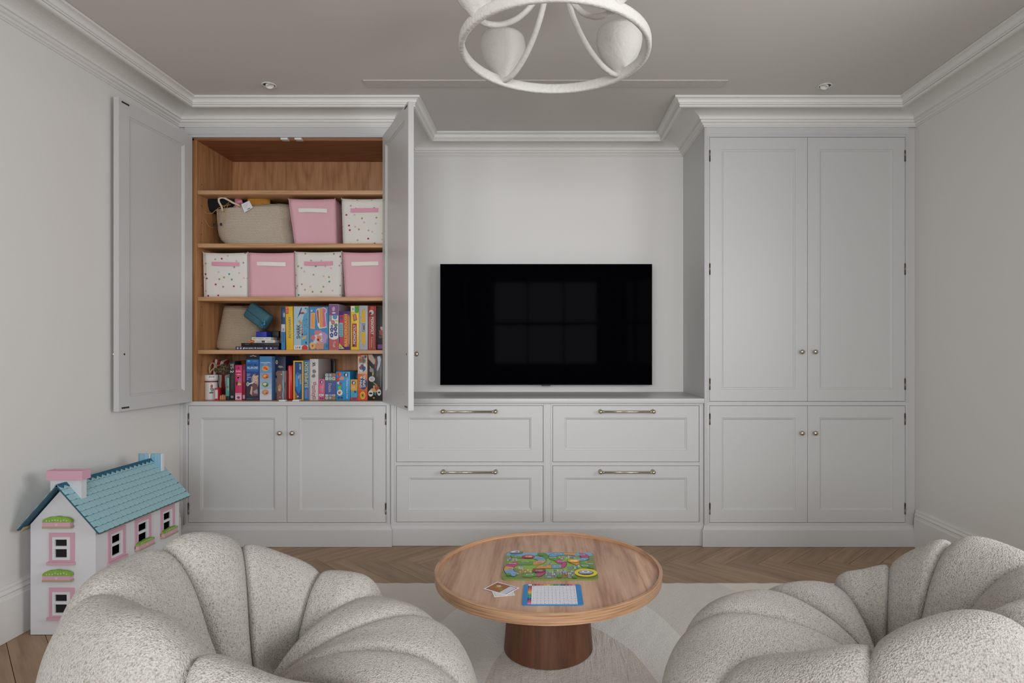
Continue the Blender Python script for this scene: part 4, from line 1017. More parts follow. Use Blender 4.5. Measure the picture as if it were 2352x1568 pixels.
def loft(k, rings, n_=40, close=False):
    """rings: (z, cx, cy, rx, ry, power)"""
    vs = []
    for z, cx_, cy_, rx_, ry_, pw in rings:
        for i in range(n_):
            a = 2 * math.pi * i / n_; c_, s_ = math.cos(a), math.sin(a)
            X = (abs(c_) ** pw) * (1 if c_ > 0 else -1); Y = (abs(s_) ** pw) * (1 if s_ > 0 else -1)
            zz = z(X, Y) if callable(z) else z
            vs.append((cx_ + rx_ * X, cy_ + ry_ * Y, zz))
    K = len(rings); fs = [(j * n_ + i, j * n_ + (i + 1) % n_, (j + 1) * n_ + (i + 1) % n_, (j + 1) * n_ + i) for j in range(K - 1) for i in range(n_)]
    fs.append(tuple(range(n_))[::-1]); 
    if close: fs.append(tuple((K - 1) * n_ + i for i in range(n_)))
    k.add(vs, fs, 0, True)
# tote
ty = 3.72; k = MB(); rg = []
def tox(X): return px(X, ty)
prof_ = [(555.5, 512, 661), (553, 500, 664), (547, 493, 664), (535, 487, 663), (520, 485.5, 659), (505, 485, 657), (490, 484, 659), (478, 482, 658)]
for i, (Y, Xa, Xb) in enumerate(prof_):
    z = pz(Y, ty) if i else z2 + .001
    a, b = tox(Xa), tox(Xb); rg.append((max(z, z2 + .001), (a + b) / 2, ty + .115, (b - a) / 2, .115 + .006 * math.sin(i * 1.7), .62))
a, b = tox(480), tox(658); tw_ = b - a
rg.append((lambda X, Y: pz(480 - (X + 1) * .5 * 16, ty), (a + b) / 2, ty + .115, tw_ / 2, .112, .62))
rg.append((lambda X, Y: pz(482 - (X + 1) * .5 * 16, ty), (a + b) / 2, ty + .115, tw_ / 2 - .004, .108, .62))
rg.append((pz(500, ty), (a + b) / 2, ty + .115, tw_ / 2 - .01, .10, .62))
loft(k, rg, 56)
tote = build('tote_basket', k, WOV, label='beige woven tote with cream rope handles, stuffed with clothes, on the upper shelf', cat='basket')
tf = ty - .002
def tp(X, Y, d=0): return (px(X, tf + d), tf + d, pz(Y, tf + d))
k = MB(); k.tube([tp(512, 486, -.004), tp(509, 474, -.006), tp(503, 464, -.008), tp(502, 457, -.008), tp(507, 454, -.006), tp(514, 454, -.004), tp(524, 459, 0), tp(536, 466, .004), tp(548, 471, .004), tp(554, 474, 0)], .0062, 10); build('rope_handle', k, CRM, tote)
k = MB(); k.tube([tp(470, 450, .05), tp(466, 466, .03), tp(467, 485, .0), tp(471, 505, -.004), tp(480, 520, -.008), tp(490, 523, -.014)], .0014, 6)
k.tube([tp(467, 478, 0), tp(474, 491, -.004), tp(487, 490, -.01), tp(500, 479, -.012), tp(512, 473, -.01), tp(530, 470, .0)], .0014, 6)
k.tube([tp(500, 480, -.012), tp(499, 500, -.016), tp(500, 512, -.016)], .0014, 6); k.tube([tp(516, 474, -.01), tp(517, 495, -.016), tp(513, 512, -.016)], .0014, 6); k.tube([tp(503, 468, -.01), tp(515, 474, -.012), tp(526, 464, 0), tp(520, 480, -.012), tp(508, 486, -.012)], .0014, 6)
cords = build('cord_bundle', k, P('ochre_cord', (196, 150, 84), .8), label='ochre drawstring cords trailing over the left end of the tote', cat='cord')
k = MB()
for X, Y in ((492, 516), (507, 515)): p = tp(X, Y, -.018); k.bbox(p[0] - .005, p[0] + .005, p[1], p[1] + .006, p[2] - .008, p[2] + .008, .001)
build('cord_stop', k, BLACK, cords)
k = MB()
def lump(k, c, r, seed, amp=.12, n1=20, n2=12, M=None):
    ph = [random.Random(seed + i).random() * 6 for i in range(4)]
    def f(u, v_):
        a, b = 2 * math.pi * u, math.pi * (v_ - .5); d = 1 + amp * (math.sin(3 * a + ph[0]) * math.cos(2 * b + ph[1]) + .5 * math.sin(5 * a + 4 * b + ph[2]))
        p = Vector((r[0] * d * math.cos(a) * math.cos(b), r[1] * d * math.sin(a) * math.cos(b), r[2] * d * math.sin(b)))
        if M: p = M @ p
        return Vector(c) + p
    k.grid(f, n1, n2, wrap=True)
k = MB(); q = tp(512, 468, .09); lump(k, q, (.150, .07, .066), 3, .08); build('dark_garment', k, P('black_cloth', (14, 15, 20), .9), label='bundled black garment bulging out of the tote', cat='clothing')
k = MB(); q = tp(552, 465, .02); M = Matrix.Rotation(R(20), 4, 'Y')
lump(k, tp(549, 464, .03), (.026, .02, .020), 5, .18, M=M); lump(k, tp(545, 476, .02), (.02, .015, .016), 8, .18)
build('pink_garment', k, P('pink_satin', (206, 130, 144), .5), label='crumpled pink satin fabric poking out of the tote', cat='clothing')
k = MB()
def pleat(u, v_):
    X = 573 + (617 - 573) * u; Yt = 448 + 14 * max(0, u - .35) ** 1.4 * 2.0; Y = Yt + (482 - Yt) * v_
    d = .02 + .045 * math.sin(math.pi * min(1, v_ * .9)) * -1 * .4 + .004 * math.sin(u * 60); p = tp(X, Y, .035 + d); return p
k.grid(pleat, 60, 10); mo = build('mustard_garment', k, P('mustard_pleats', (176, 122, 44), .85), label='pleated mustard fabric sticking out of the right half of the tote', cat='clothing')
mo.modifiers.new('cloth', 'SOLIDIFY').thickness = .02
fn_ = None
c0 = tp(567, 473.5, -.010); ca, sa = math.cos(R(26)), math.sin(R(26))
ft = lambda a, b, h: (c0[0] + a * ca - b * sa, c0[1] - h, c0[2] + a * sa + b * ca)
k = MB(); k.prism([(-.030, -.029), (.030, -.024), (.028, .024), (-.026, .026)], 0, .0008, ft); tg = fixn(build('price_tag', k, P('tag_white', (222, 222, 226), .5), label='white square price tag hanging on the front of the tote', cat='tag'))
A = Art(lambda a, b, h: ft(a, b, .0008 + h)); A.rect(-.006, .014, -.021, -.017, (60, 60, 64)); 
for q in range(4): A.rect(-.018, .012 - q * .003, .014 - q * .006, .0155 - q * .006, (170, 172, 178))
A.make(tg)
# round rope basket on the third shelf
by_ = 3.79; k = MB(); rg = []
for i, (Y, Xa, Xb) in enumerate([(800, 488, 588), (796, 481, 592), (788, 480, 593), (770, 484, 589), (750, 488, 584), (730, 492, 576), (712, 495.5, 565), (699, 498, 558)]):
    a, b = px(Xa, by_), px(Xb, by_); z = pz(Y, by_) if i else z4 + .001
    rg.append((z if i < 7 else (lambda X, Y_: pz(700 + (X + 1) * 1.5, by_)), (a + b) / 2, by_ + .115, (b - a) / 2, .115 * (1 - i * .045), .8))
rg.append((lambda X, Y_: pz(703 + (X + 1) * 1.5, by_), (rg[-1][1]), by_ + .115, rg[-1][3] - .006, rg[-1][4] - .006, .8)); rg.append((pz(730, by_), rg[-1][1], by_ + .115, rg[-1][3] * .9, rg[-1][4] * .9, .8))
loft(k, rg, 48)
n = NT('coiled_rope'); v = n.coord(); sp = n.n('ShaderNodeSeparateXYZ'); n.l(v, sp.inputs[0]); wv = n.math('SINE', n.math('MULTIPLY', sp.outputs[2], 880))
n.l(n.ramp(n.math('ADD', n.math('MULTIPLY', wv, .5), .5), [(0, lin((172, 150, 126))), (.5, lin((206, 188, 162)))]), n.b.inputs['Base Color']); n.b.inputs['Roughness'].default_value = .9; n.bump(wv, .6, .004)
build('rope_basket', k, n.m, label='cream coiled rope basket narrowing to the top, on the third shelf', cat='basket')
# teal case leaning on the basket
cc = Vector((px(596, 3.71), 3.71, pz(727, 3.71))); M = Matrix.Translation(cc) @ Matrix.Rotation(R(33), 4, 'Y') @ Matrix.Rotation(R(-14), 4, 'Z')
k = MB(); k.bbox(-.088, .075, -.03, .03, -.052, .050, .016, 0, M); tc_ = build('pencil_case', k, P('teal_silicone', (56, 98, 112), .65), label='teal soft zip case with a flower pull, tilted beside the rope basket', cat='case')
k = MB(); k.bbox(-.086, .070, -.0325, -.029, -.008, -.004, .001, 0, M); build('zip', k, P('teal_zip', (34, 80, 98), .5), tc_)
k = MB()
for a in range(5): q = R(72 * a); k.lathe([(0, -.003), (.010, -.003), (.010, .003), (0, .003)], n=12, M=M @ Matrix.Translation((.070 + .009 * math.cos(q), -.036, -.010 + .009 * math.sin(q))) @ Matrix.Rotation(R(90), 4, 'X'))
build('flower_pull', k, P('teal_pull', (62, 130, 150), .5), tc_)
# ---------------------------------------------------------------- books and small boxes stacked on the third shelf
def flat(name, label, cat, z, h_, X0, X1, y0_, dep, col, group=None, art=None, b=.0012):
    a, b_ = px(X0, y0_), px(X1, y0_); m_ = MB(); m_.bbox(a, b_, y0_, y0_ + dep, z, z + h_, b)
    o = build(name, m_, P(name + '_%d%d%d' % col, col, .45), label=label, cat=cat, group=group)
    if art:
        A = Art(lambda u, v_, h: (a + (b_ - a) * u, y0_ - h, z + h_ * v_)); art(A, (b_ - a) / h_); A.make(o)
    return o
G = 'books and boxes stacked beside the rope basket'
def a_star(A, r_):
    A.rect(.0, 1, .0, 1, (46, 42, 78)); A.text('glow-stars & moon', .40, .5, .46, .62, (232, 230, 236)); 
    for u in (.05, .12, .72, .82): A.disc(u, .5, .022, .30, (190, 188, 206), 8)
    A.text('glow', .93, .5, .08, .4, (160, 158, 180))
flat('book', 'dark blue book with pale stars and lettering on its spine, lowest of the stack', 'book', z4 + .0005, .020, 541, 640, 3.665, .12, (30, 28, 48), G, a_star)
flat('book', 'plain black book lying on the starry blue book', 'book', z4 + .021, .021, 554, 641, 3.672, .11, (14, 14, 16), G, lambda A, r_: (A.rect(.10, .20, .55, .7, (90, 90, 96)), A.rect(.62, .72, .55, .7, (90, 90, 96))))
def a_uno(A, r_):
    A.rect(.30, .62, .25, .75, (196, 192, 188)); A.disc(.12, .5, .12, .5, (176, 40, 40), 20); A.text('UNO', .12, .5, .16, .42, (236, 214, 60), 8); A.rect(.50, .62, .15, .85, (60, 56, 58)); A.rect(.30, .48, .55, .62, (120, 118, 120)); A.rect(.30, .46, .35, .42, (120, 118, 120)); A.rect(.70, .95, .4, .6, (150, 148, 148))
flat('card_game_box', 'white card game box with a red oval logo, on the black book', 'game', z4 + .0425, .017, 571, 631, 3.680, .09, (206, 202, 198), G, a_uno)
flat('card_game_box', 'small white box with black lettering on top of the red oval logo box', 'game', z4 + .060, .017, 578, 622, 3.684, .09, (220, 218, 212), G, lambda A, r_: (A.text('PARTY RIGHTS', .35, .5, .56, .40, (40, 40, 44)), A.text('RIGHTS', .84, .5, .24, .40, (90, 88, 88)), A.rect(.70, .704, .05, .95, (150, 148, 146))))
flat('small_box', 'small bright blue box crowning the stack under the teal case', 'box', z4 + .0775, .034, 588, 612, 3.690, .07, (32, 48, 150), G, lambda A, r_: A.rect(0, 1, .48, .52, (22, 32, 110)))
flat('black_box', 'matt black box behind the small bright blue box', 'box', z4 + .0775, .040, 597, 640, 3.770, .10, (12, 13, 15), G)
m_ = MB(); m_.box(px(644, 3.70), px(645.6, 3.70), 3.70, 3.96, z4 + .0005, z4 + .262); build('wooden_board', m_, P('thin_board', (120, 92, 62), .6), label='thin brown board standing at the left end of the upright games', cat='board')

# ---------------------------------------------------------------- upright games and boxes
def gbox(label, z, X0, X1, Yt, col, art=None, dep=.22, y0_=3.672, tilt=0.0, name='game_box', cat='board game', group='upright games on the third shelf', b=.0012, rough=.4):
    """box standing on a shelf: art(A, w/h) draws on its face in 0..1 x 0..1"""
    a, b_ = px(X0, y0_), px(X1, y0_); zt = pz(Yt, y0_); h_ = zt - z - .0006; w_ = b_ - a
    M = Matrix.Translation((b_, 0, z + .0006)) @ Matrix.Rotation(R(tilt), 4, 'Y') @ Matrix.Translation((-b_, 0, 0)) if tilt < 0 else Matrix.Translation((a, 0, z + .0006)) @ Matrix.Rotation(R(tilt), 4, 'Y') @ Matrix.Translation((-a, 0, 0))
    m_ = MB(); m_.bbox(a, b_, y0_, y0_ + dep, 0, h_, b, 0, M)
    o = build(name, m_, P('box_%d_%d_%d' % col, col, rough), label=label, cat=cat, group=group)
    if art:
        r = h_ / w_
        A = Art(lambda u, v, h: tuple(M @ Vector((a + w_ * (.02 + .96 * u), y0_ - h, h_ * (.006 + .988 * v)))), .00006); A.r = r; art(A, r); A.make(o)
    return o
def vtxt(A, t, u, v, lu, lv, c, up=True, out=None):
    """vertical lettering: lu = letter height (share of width), lv = run length (share of height)"""
    vs, fs = glyphs(t); s_ = 1 if up else -1
    def put(du, dv, cc):
        A.mb.add([A.fn(u + du - y * lu * s_, v + dv + x * lv * s_, A.h) for x, y in vs], fs, A.mi(cc))
    if out:
        A.h += .00004
        for du, dv in ((-1, 0), (1, 0), (0, -1), (0, 1)): put(du * out[1], dv * out[1] / A.r, out[0])
    A.h += .00006; put(0, 0, c)
def fl(A, u, v, ru, rv, c): # little printed flower
    for q in range(5): A.disc(u + ru * .62 * math.cos(R(72 * q + 18)), v + rv * .62 * math.sin(R(72 * q + 18)), ru * .45, rv * .45, c, 8)
    A.disc(u, v, ru * .3, rv * .3, (200, 206, 226), 6)
z3, z4 = SZ[2], SZ[3]
def g1(A, r): A.rect(0, 1, .0, .42, (48, 120, 176)); A.blob(.5, .86, .4, .09, (40, 90, 120), 3); A.disc(.7, .82, .2, .06, (170, 180, 190), 10); A.rect(0, 1, .42, .60, (190, 192, 202)); vtxt(A, 'COOTIE', .5, .34, .36, .34, (16, 20, 30))
gbox('narrow blue and white box mostly hidden at the left end of the upright games', z4, 646, 655.5, 705, (34, 66, 100), g1, dep=.2)
def g2(A, r):
    A.rect(-.02, .42, .84, .985, (196, 52, 46)); 
    for q in (.88, .92, .96): A.rect(.12, .3, q - .008, q + .008, (236, 200, 190))
    vtxt(A, 'PICTIONARY', .55, .52, .34, .50, (46, 104, 132)); A.rect(.46, .5, .04, .10, (170, 130, 40)); A.rect(0, .03, 0, 1, (224, 176, 50))
gbox('yellow game box with blue lettering PICTIONARY, leaning slightly', z4, 657.5, 674, 703.5, (222, 178, 38), g2, tilt=-1.2)
def g3(A, r):
    A.poly([(.50, 0), (1, 0), (1, .98), (.82, .98), (.55, .62), (.50, .3)], (84, 156, 192)); A.rect(0, .5, 0, .1, (206, 206, 206))
    A.poly([(.22, .72), (.50, .98), (.56, .97), (.46, .85), (.60, .88), (.36, .80)], (48, 54, 96)); A.blob(.74, .90, .18, .07, (176, 186, 194), 4, .2); A.disc(.60, .85, .14, .022, (140, 50, 46), 12); A.disc(.80, .96, .05, .012, (30, 40, 60), 8)
    r_ = random.Random(3)
    for q in range(16): u = .66 + .3 * r_.random(); v = .34 + .42 * r_.random(); A.line([(u, v), (u + .05, v - .02)], .012, (44, 96, 156))
    A.poly([(.28, .66), (.40, .70), (.60, .61), (.66, .66), (.62, .58), (.40, .60)], (186, 148, 84)); A.poly([(.5, .22), (.62, .30), (.9, .34), (.86, .26)], (196, 168, 112))
    vtxt(A, 'SHARK', .32, .42, .28, .33, (18, 20, 26)); vtxt(A, 'MANIA', .58, .44, .15, .22, (190, 44, 44), out=((224, 224, 220), .010))
    A.rect(0, 1, 0, .10, (214, 212, 208)); A.disc(.77, .05, .21, .052, (200, 48, 48), 20); A.rect(.56, .98, 0, .05, (200, 48, 48)); A.text('2-4', .18, .05, .2, .05, (60, 60, 64)); A.rect(.34, .46, .03, .07, (120, 120, 124)); A.disc(.86, .16, .05, .03, (26, 30, 40), 8)
gbox('pale blue game box with black and red lettering SHARK MANIA', z4, 674.6, 708.5, 703.5, (168, 194, 204), g3)
def g4(A, r):
    A.rect(0, 1, .35, 1, (64, 134, 180)); A.poly([(.0, 0), (1, 0), (1, .3), (.6, .42), (0, .38)], (70, 130, 170))
    A.poly([(.05, .50), (.07, .86), (.30, .86), (.28, .48)], (224, 196, 140)); A.poly([(.07, .51), (.09, .85), (.28, .85), (.26, .49)], (222, 150, 84))
    for q in range(3): A.rect(.10, .27, .55 + .1 * q, .553 + .1 * q, (190, 110, 60))
    A.poly([(.34, .90), (.42, .96), (.60, .97), (.76, .99), (.92, .95), (.92, .86), (.86, .85), (.93, .52), (.54, .49), (.44, .56), (.42, .68)], (228, 208, 214))
    A.poly([(.52, .955), (.74, .975), (.89, .94), (.88, .87), (.82, .86), (.90, .54), (.56, .51)], (200, 104, 150)); A.poly([(.52, .95), (.70, .96), (.72, .53), (.56, .51)], (214, 156, 74)); A.poly([(.37, .90), (.48, .95), (.53, .62), (.46, .62)], (172, 82, 66))
    for q in range(8): A.rect(.55, .85, .56 + .045 * q, .563 + .045 * q, (180, 120, 90))
    A.disc(.12, .91, .05, .025, (222, 190, 200), 10); A.blob(.60, .28, .36, .17, (176, 142, 184), 6, .15, 20); A.blob(.48, .28, .22, .13, (216, 196, 196), 7); A.blob(.42, .40, .16, .06, (206, 120, 124), 8); A.blob(.52, .25, .14, .09, (206, 130, 100), 9); A.disc(.47, .23, .05, .03, (80, 30, 34), 10); A.disc(.62, .36, .06, .028, (222, 220, 214), 10); A.disc(.66, .22, .07, .032, (226, 224, 220), 10); A.disc(.68, .22, .03, .014, (40, 40, 46), 8)
    A.blob(.20, .10, .18, .10, (222, 168, 96), 12); A.blob(.55, .08, .25, .08, (196, 140, 112), 14); A.disc(.17, .09, .05, .03, (150, 90, 60), 8); A.rect(.9, .96, .05, .12, (30, 90, 160)); A.blob(.2, .28, .12, .06, (196, 110, 110), 15); A.blob(.3, .18, .10, .04, (190, 200, 210), 16)
gbox('wide blue game box with a pink and orange cartoon-style title panel', z4, 710, 754.5, 704, (56, 110, 150), g4)
def g5(A, r):
    A.rect(0, 1, .75, 1, (122, 84, 132)); A.rect(0, 1, 0, .26, (182, 88, 92)); A.rect(0, 1, .26, .75, (222, 218, 220)); A.disc(.5, .28, .5, .06, (222, 218, 220), 20)
    A.disc(.64, .72, .26, .052, (90, 140, 180), 16); A.rect(0, .3, .62, .76, (150, 150, 160)); A.disc(.42, .60, .20, .05, (170, 70, 76), 14); A.disc(.42, .60, .12, .03, (206, 130, 130), 12); A.disc(.74, .54, .20, .04, (88, 128, 100), 12); A.disc(.30, .52, .14, .03, (120, 120, 104), 10); A.rect(.66, .95, .62, .65, (196, 176, 90))
    for u, v in ((.30, .44), (.70, .46), (.28, .32), (.72, .35)): fl(A, u, v, .20, .055, (60, 70, 126))
    vtxt(A, 'Trefl', .56, .12, .26, .13, (214, 190, 186), up=False); A.blob(.5, .90, .18, .05, (190, 160, 190), 3); A.disc(.52, .81, .2, .014, (230, 226, 232), 12)
gbox('tall mauve and rose box with blue flowers, marked Trefl', z4, 755.5, 777.5, 698, (190, 170, 182), g5)
def g6(A, r):
    A.rect(.04, .42, .10, .90, (178, 52, 78)); A.poly([(.42, .08), (.90, .08), (.92, .90), (.42, .94)], (196, 88, 56)); A.rect(0, .34, .34, .70, (120, 176, 186))
    for q in range(7): A.rect(.06, .28, .36 + .045 * q, .375 + .045 * q, (30, 100, 110))
    A.poly([(.0, .02), (.48, .02), (.0, .17)], (214, 196, 60)); A.disc(.14, .06, .10, .03, (90, 150, 150), 8)
    vtxt(A, 'BALDERDASH', .62, .50, .26, .84, (226, 190, 84), out=((70, 20, 30), .008)); A.rect(.86, .93, .14, .86, (204, 158, 60)); A.blob(.2, .83, .12, .04, (80, 60, 130), 3)
gbox('purple and red game box with gold lettering BALDERDASH, lower than its neighbours', z4, 778.5, 805, 714, (74, 40, 110), g6)
def g7(A, r):
    A.rect(0, .5, .87, 1, (214, 212, 200)); A.rect(.48, 1, .865, 1, (60, 146, 60)); A.disc(.74, .87, .26, .03, (60, 146, 60), 14); A.text('8+', .3, .93, .26, .06, (60, 60, 60)); A.poly([(.22, .80), (.66, .82), (.80, .68), (.36, .65)], (150, 74, 60)); A.poly([(.30, .79), (.60, .80), (.70, .70), (.42, .68)], (190, 120, 100))
    A.rect(.16, .74, .06, .60, (160, 50, 44)); vtxt(A, 'MONOPOLY', .46, .35, .34, .44, (226, 222, 216), out=((50, 16, 16), .010)); A.disc(.34, .10, .15, .025, (40, 36, 36), 8)
gbox('yellow game box with MONOPOLY on a red patch and a green tab', z4, 805.5, 824.5, 702, (224, 190, 40), g7)
def g8(A, r):
    A.poly([(.25, .84), (.70, .94), (.76, .94), (.76, .62), (.25, .62)], (208, 166, 24)); A.poly([(.25, .40), (.76, .40), (.76, .12), (.70, .10), (.25, .16)], (208, 166, 24))
    A.rect(.30, .72, .41, .60, (120, 124, 134)); A.rect(.36, .66, .43, .58, (150, 154, 160)); A.rect(.50, .62, .45, .56, (40, 42, 46))
    for u, v in ((.16, .73), (.16, .60), (.16, .40), (.16, .20), (.42, .88), (.62, .92), (.42, .11), (.62, .08)): A.disc(u, v, .04, .010, (110, 114, 124), 8)
gbox('silver-grey case with yellow panels and a dark latch, between the yellow and red MONOPOLY boxes', z4, 825, 844.5, 701.5, (170, 172, 180), g8)
def g9(A, r):
    A.rect(.06, .80, .0, .76, (150, 34, 34)); A.rect(.16, .19, .02, .76, (214, 170, 130)); A.rect(.72, .75, .02, .76, (214, 170, 130)); A.disc(.4, .86, .30, .06, (190, 184, 176), 16); A.disc(.28, .84, .16, .03, (40, 34, 34), 10); A.rect(.3, .7, .93, 1, (190, 50, 40))
    vtxt(A, 'MONOPOLY', .50, .55, .38, .40, (222, 214, 206), up=False); vtxt(A, 'Edition', .46, .17, .24, .24, (206, 150, 90), up=False); A.rect(.84, .97, .05, .9, (60, 34, 30))
gbox('red game box with MONOPOLY reading downwards and a round figure at the top', z4, 845.5, 864, 702.5, (150, 30, 30), g9)
def g10(A, r):
    A.blob(.55, .42, .32, .08, (140, 60, 64), 3, .3); A.blob(.6, .50, .2, .05, (196, 160, 150), 4, .3); A.rect(.1, .9, .02, .12, (110, 50, 120)); A.blob(.4, .30, .2, .03, (80, 70, 60), 6)
gbox('black box with rosy artwork at the right end of the upright games', z4, 865, 887, 705, (24, 22, 24), g10)
k = MB(); xw = px(866, 3.9); 

# ---------------------------------------------------------------- bottom shelf
zb = ZD3
LG = 'toys and games standing on the cupboard floor'
K_ = dict(group=LG, y0_=3.69)
# white tub with red ring and strap
jy = 3.735; jx0, jx1 = px(463, jy - .04), px(491.5, jy - .04); jr = (jx1 - jx0) / 2; jc = (jx0 + jx1) / 2
t = thing('flask', 'white flask with a red ring below its lid, leftmost on the cupboard floor', 'flask', (jc, jy, zb), LG)
zt_ = pz(861, jy - .04)
k = MB(); k.lathe([(0, zb + .0005), (jr * .9, zb + .0005), (jr * .95, zb + .006), (jr * .95, zt_ - .052), (jr * .9, zt_ - .044), (0, zt_ - .044)], jc, jy, 32); bo = build('body', k, P('flask_white', (212, 208, 206), .35), t)
k = MB(); k.lathe([(0, zt_ - .044), (jr * .92, zt_ - .044), (jr * .92, zt_ - .037), (0, zt_ - .037)], jc, jy, 32); build('ring', k, P('flask_red', (120, 26, 34), .4), t)
k = MB(); k.lathe([(0, zt_ - .037), (jr, zt_ - .037), (jr, zt_ - .019), (jr * .985, zt_ - .018), (jr, zt_ - .017), (jr, zt_ - .003), (jr * .96, zt_), (0, zt_)], jc, jy, 32); li = build('lid', k, P('flask_lid', (220, 216, 214), .35), t)
cyl = lambda a, b, h: (jc + (jr * .95 + h) * math.sin(a), jy - (jr * .95 + h) * math.cos(a), b)
A = Art(cyl, .00006)
for q in range(9): A.rect(-.75, -.05 - .2 * (q % 3 == 1), zb + .030 + q * .008, zb + .0325 + q * .008 + .002 * (q in (3, 6)), (110, 106, 106) if q not in (3, 6) else (60, 58, 60))
A.blob(.55, zb + .085, .22, .010, (150, 70, 60), 3); A.blob(.6, zb + .065, .25, .012, (110, 104, 116), 4); A.disc(.45, zb + .098, .12, .004, (196, 160, 60), 8); A.blob(.5, zb + .045, .3, .006, (90, 86, 90), 5)
A.make(bo)
cyl2 = lambda a, b, h: (jc + (jr + h) * math.sin(a), jy - (jr + h) * math.cos(a), b); A = Art(cyl2, .00006)
for q in range(6): A.rect(.15 + q * .14, .22 + q * .14, zt_ - .016, zt_ - .006, (70, 68, 80))
A.make(li)
k = MB(); k.tube([(jc - jr * .9, jy - .02, zb + .095), (jc - jr * 1.15, jy - .022, zb + .075), (jc - jr * 1.3, jy - .022, zb + .04), (jc - jr * 1.2, jy - .02, zb + .012), (jc - jr * .92, jy - .02, zb + .006)], .0035, 8); build('strap', k, P('flask_strap', (150, 134, 116), .8), t)
m_ = gbox('small white and red box tucked against the flask', zb, 493.5, 500.5, 891, (196, 44, 56), lambda A, r: A.rect(.05, .95, .12, .86, (214, 204, 206)), dep=.05, name='small_box', cat='box', **K_)
# knitted net bag with striped lining
ny_ = 3.85; k = MB(); cxn = px(503, ny_)
def netf(u, v):
    a = 2 * math.pi * u; zz = zb + .002 + .235 * v; rr = .062 * (.75 + .35 * math.sin(math.pi * min(1, v * 1.05)) ** .6) * (1 + .05 * math.sin(9 * a + 13 * v)); return (cxn + rr * 1.15 * math.cos(a), ny_ + rr * math.sin(a), zz + .010 * math.sin(3 * a) * v)
n = NT('striped_canvas'); v = n.coord(); sp = n.n('ShaderNodeSeparateXYZ'); n.l(v, sp.inputs[0]); w_ = n.math('GREATER_THAN', n.math('SINE', n.math('MULTIPLY', sp.outputs[0], 210)), .1)
n.l(n.mix(w_, lin((120, 24, 30)), lin((188, 178, 166))), n.b.inputs['Base Color']); n.b.inputs['Roughness'].default_value = .9
k.grid(netf, 32, 14, wrap=True); k.add([netf(i / 32, 1) for i in range(32)], [tuple(range(32))]); bg = build('drawstring_bag', k, n.m, label='red and white striped bag in a knitted tan net behind the flask', cat='bag', group=LG)
n = NT('knitted_yarn'); v = n.coord(); vo = n.n('ShaderNodeTexVoronoi'); vo.inputs['Scale'].default_value = 120; n.l(v, vo.inputs['Vector'])
n.l(n.ramp(vo.outputs['Distance'], [(.1, lin((176, 158, 122))), (.6, lin((84, 70, 48)))]), n.b.inputs['Base Color']); n.b.inputs['Roughness'].default_value = 1; n.bump(vo.outputs['Distance'], .9, .01); YARN = n.m
k = MB(); q0 = Vector((px(505, 3.80), 3.83, pz(851, 3.77))); lump(k, q0, (.058, .05, .040), 31, .10, 28, 16, Matrix.Rotation(R(-12), 4, 'Y')); build('net_cover', k, YARN, bg)
k = MB(); T_ = lambda X, Y, d=3.735: (px(X, d), d, pz(Y, d)); k.tube([T_(482, 857), T_(481, 848), T_(483, 838), T_(487, 833), T_(491, 834), T_(494, 840), T_(498, 845)], .0042, 8); k.tube([T_(482, 856), T_(488, 848), T_(494, 843), T_(502, 838)], .004, 8); build('cord_handle', k, P('net_cord', (160, 144, 114), .9), bg)
m_ = MB(); yy = 3.70
for i, X in enumerate((506, 510.5, 515, 519)): m_.bbox(px(X, yy) - .005, px(X, yy) + .005, yy, yy + .05, zb + .0005, zb + .030 + .003 * (i % 2), .004)
m_.bbox(px(503, yy), px(521, yy), yy + .004, yy + .055, zb + .0005, zb + .024, .003)
build('wooden_block', m_, P('beech_wood', (180, 130, 88), .5), label='small pale wooden block with rounded fingers beside the black box', cat='toy', group=LG)
gbox('short navy box in the gap under the teal booklet', zb, 518.5, 526, 910, (24, 30, 62), None, dep=.10, name='small_box', cat='box', **K_)
gbox('narrow teal booklet box standing on the navy one', zb + pz(910, 3.69) - zb + .0006, 518, 526, 867, (84, 150, 142), lambda A, r: (A.rect(.6, 1, .3, 1, (150, 180, 160)), A.blob(.6, .5, .25, .06, (120, 90, 70), 3)), dep=.10, name='booklet_box', cat='box', **K_)
def h1(A, r):
    vtxt(A, 'WHO', .66, .88, .30, .12, (214, 208, 200), up=False); vtxt(A, 'IS IT', .30, .86, .26, .14, (214, 208, 200), up=False); vtxt(A, '2', .5, .735, .62, .06, (226, 222, 216), up=False)
    vtxt(A, 'The family edition', .5, .44, .24, .36, (126, 104, 94), up=False); A.disc(.5, .08, .28, .035, (130, 136, 150), 12)
gbox('black game box with white title and a large 2, right of the net bag', zb, 527, 539, 829, (36, 32, 36), h1, dep=.08, **K_)
gbox('mustard yellow box peeping over the pink box', zb, 537, 552, 828, (176, 124, 36), lambda A, r: (A.rect(0, .2, .9, 1, (206, 160, 60)), A.rect(.25, .9, .95, .96, (120, 76, 20))), dep=.12, name='game_box', **dict(K_, y0_=3.78))
def h2(A, r):
    A.text('Barbie', .48, .83, .72, .055, (232, 190, 204)); A.disc(.5, .92, .18, .025, (70, 40, 120), 10); A.poly([(.1, .73), (.5, .745), (.98, .73), (.5, .71)], (222, 170, 186)); A.ring(.45, .64, .22, .035, .06, (226, 130, 160), 12)
    A.blob(.6, .46, .32, .05, (196, 180, 90), 4, .3); A.blob(.7, .55, .2, .08, (176, 110, 140), 5, .3); A.blob(.25, .48, .14, .06, (60, 26, 40), 6); A.rect(0, 1, 0, .2, (206, 150, 170)); A.rect(.05, .95, .02, .14, (214, 182, 192)); A.blob(.5, .07, .3, .04, (130, 60, 80), 7, .3)
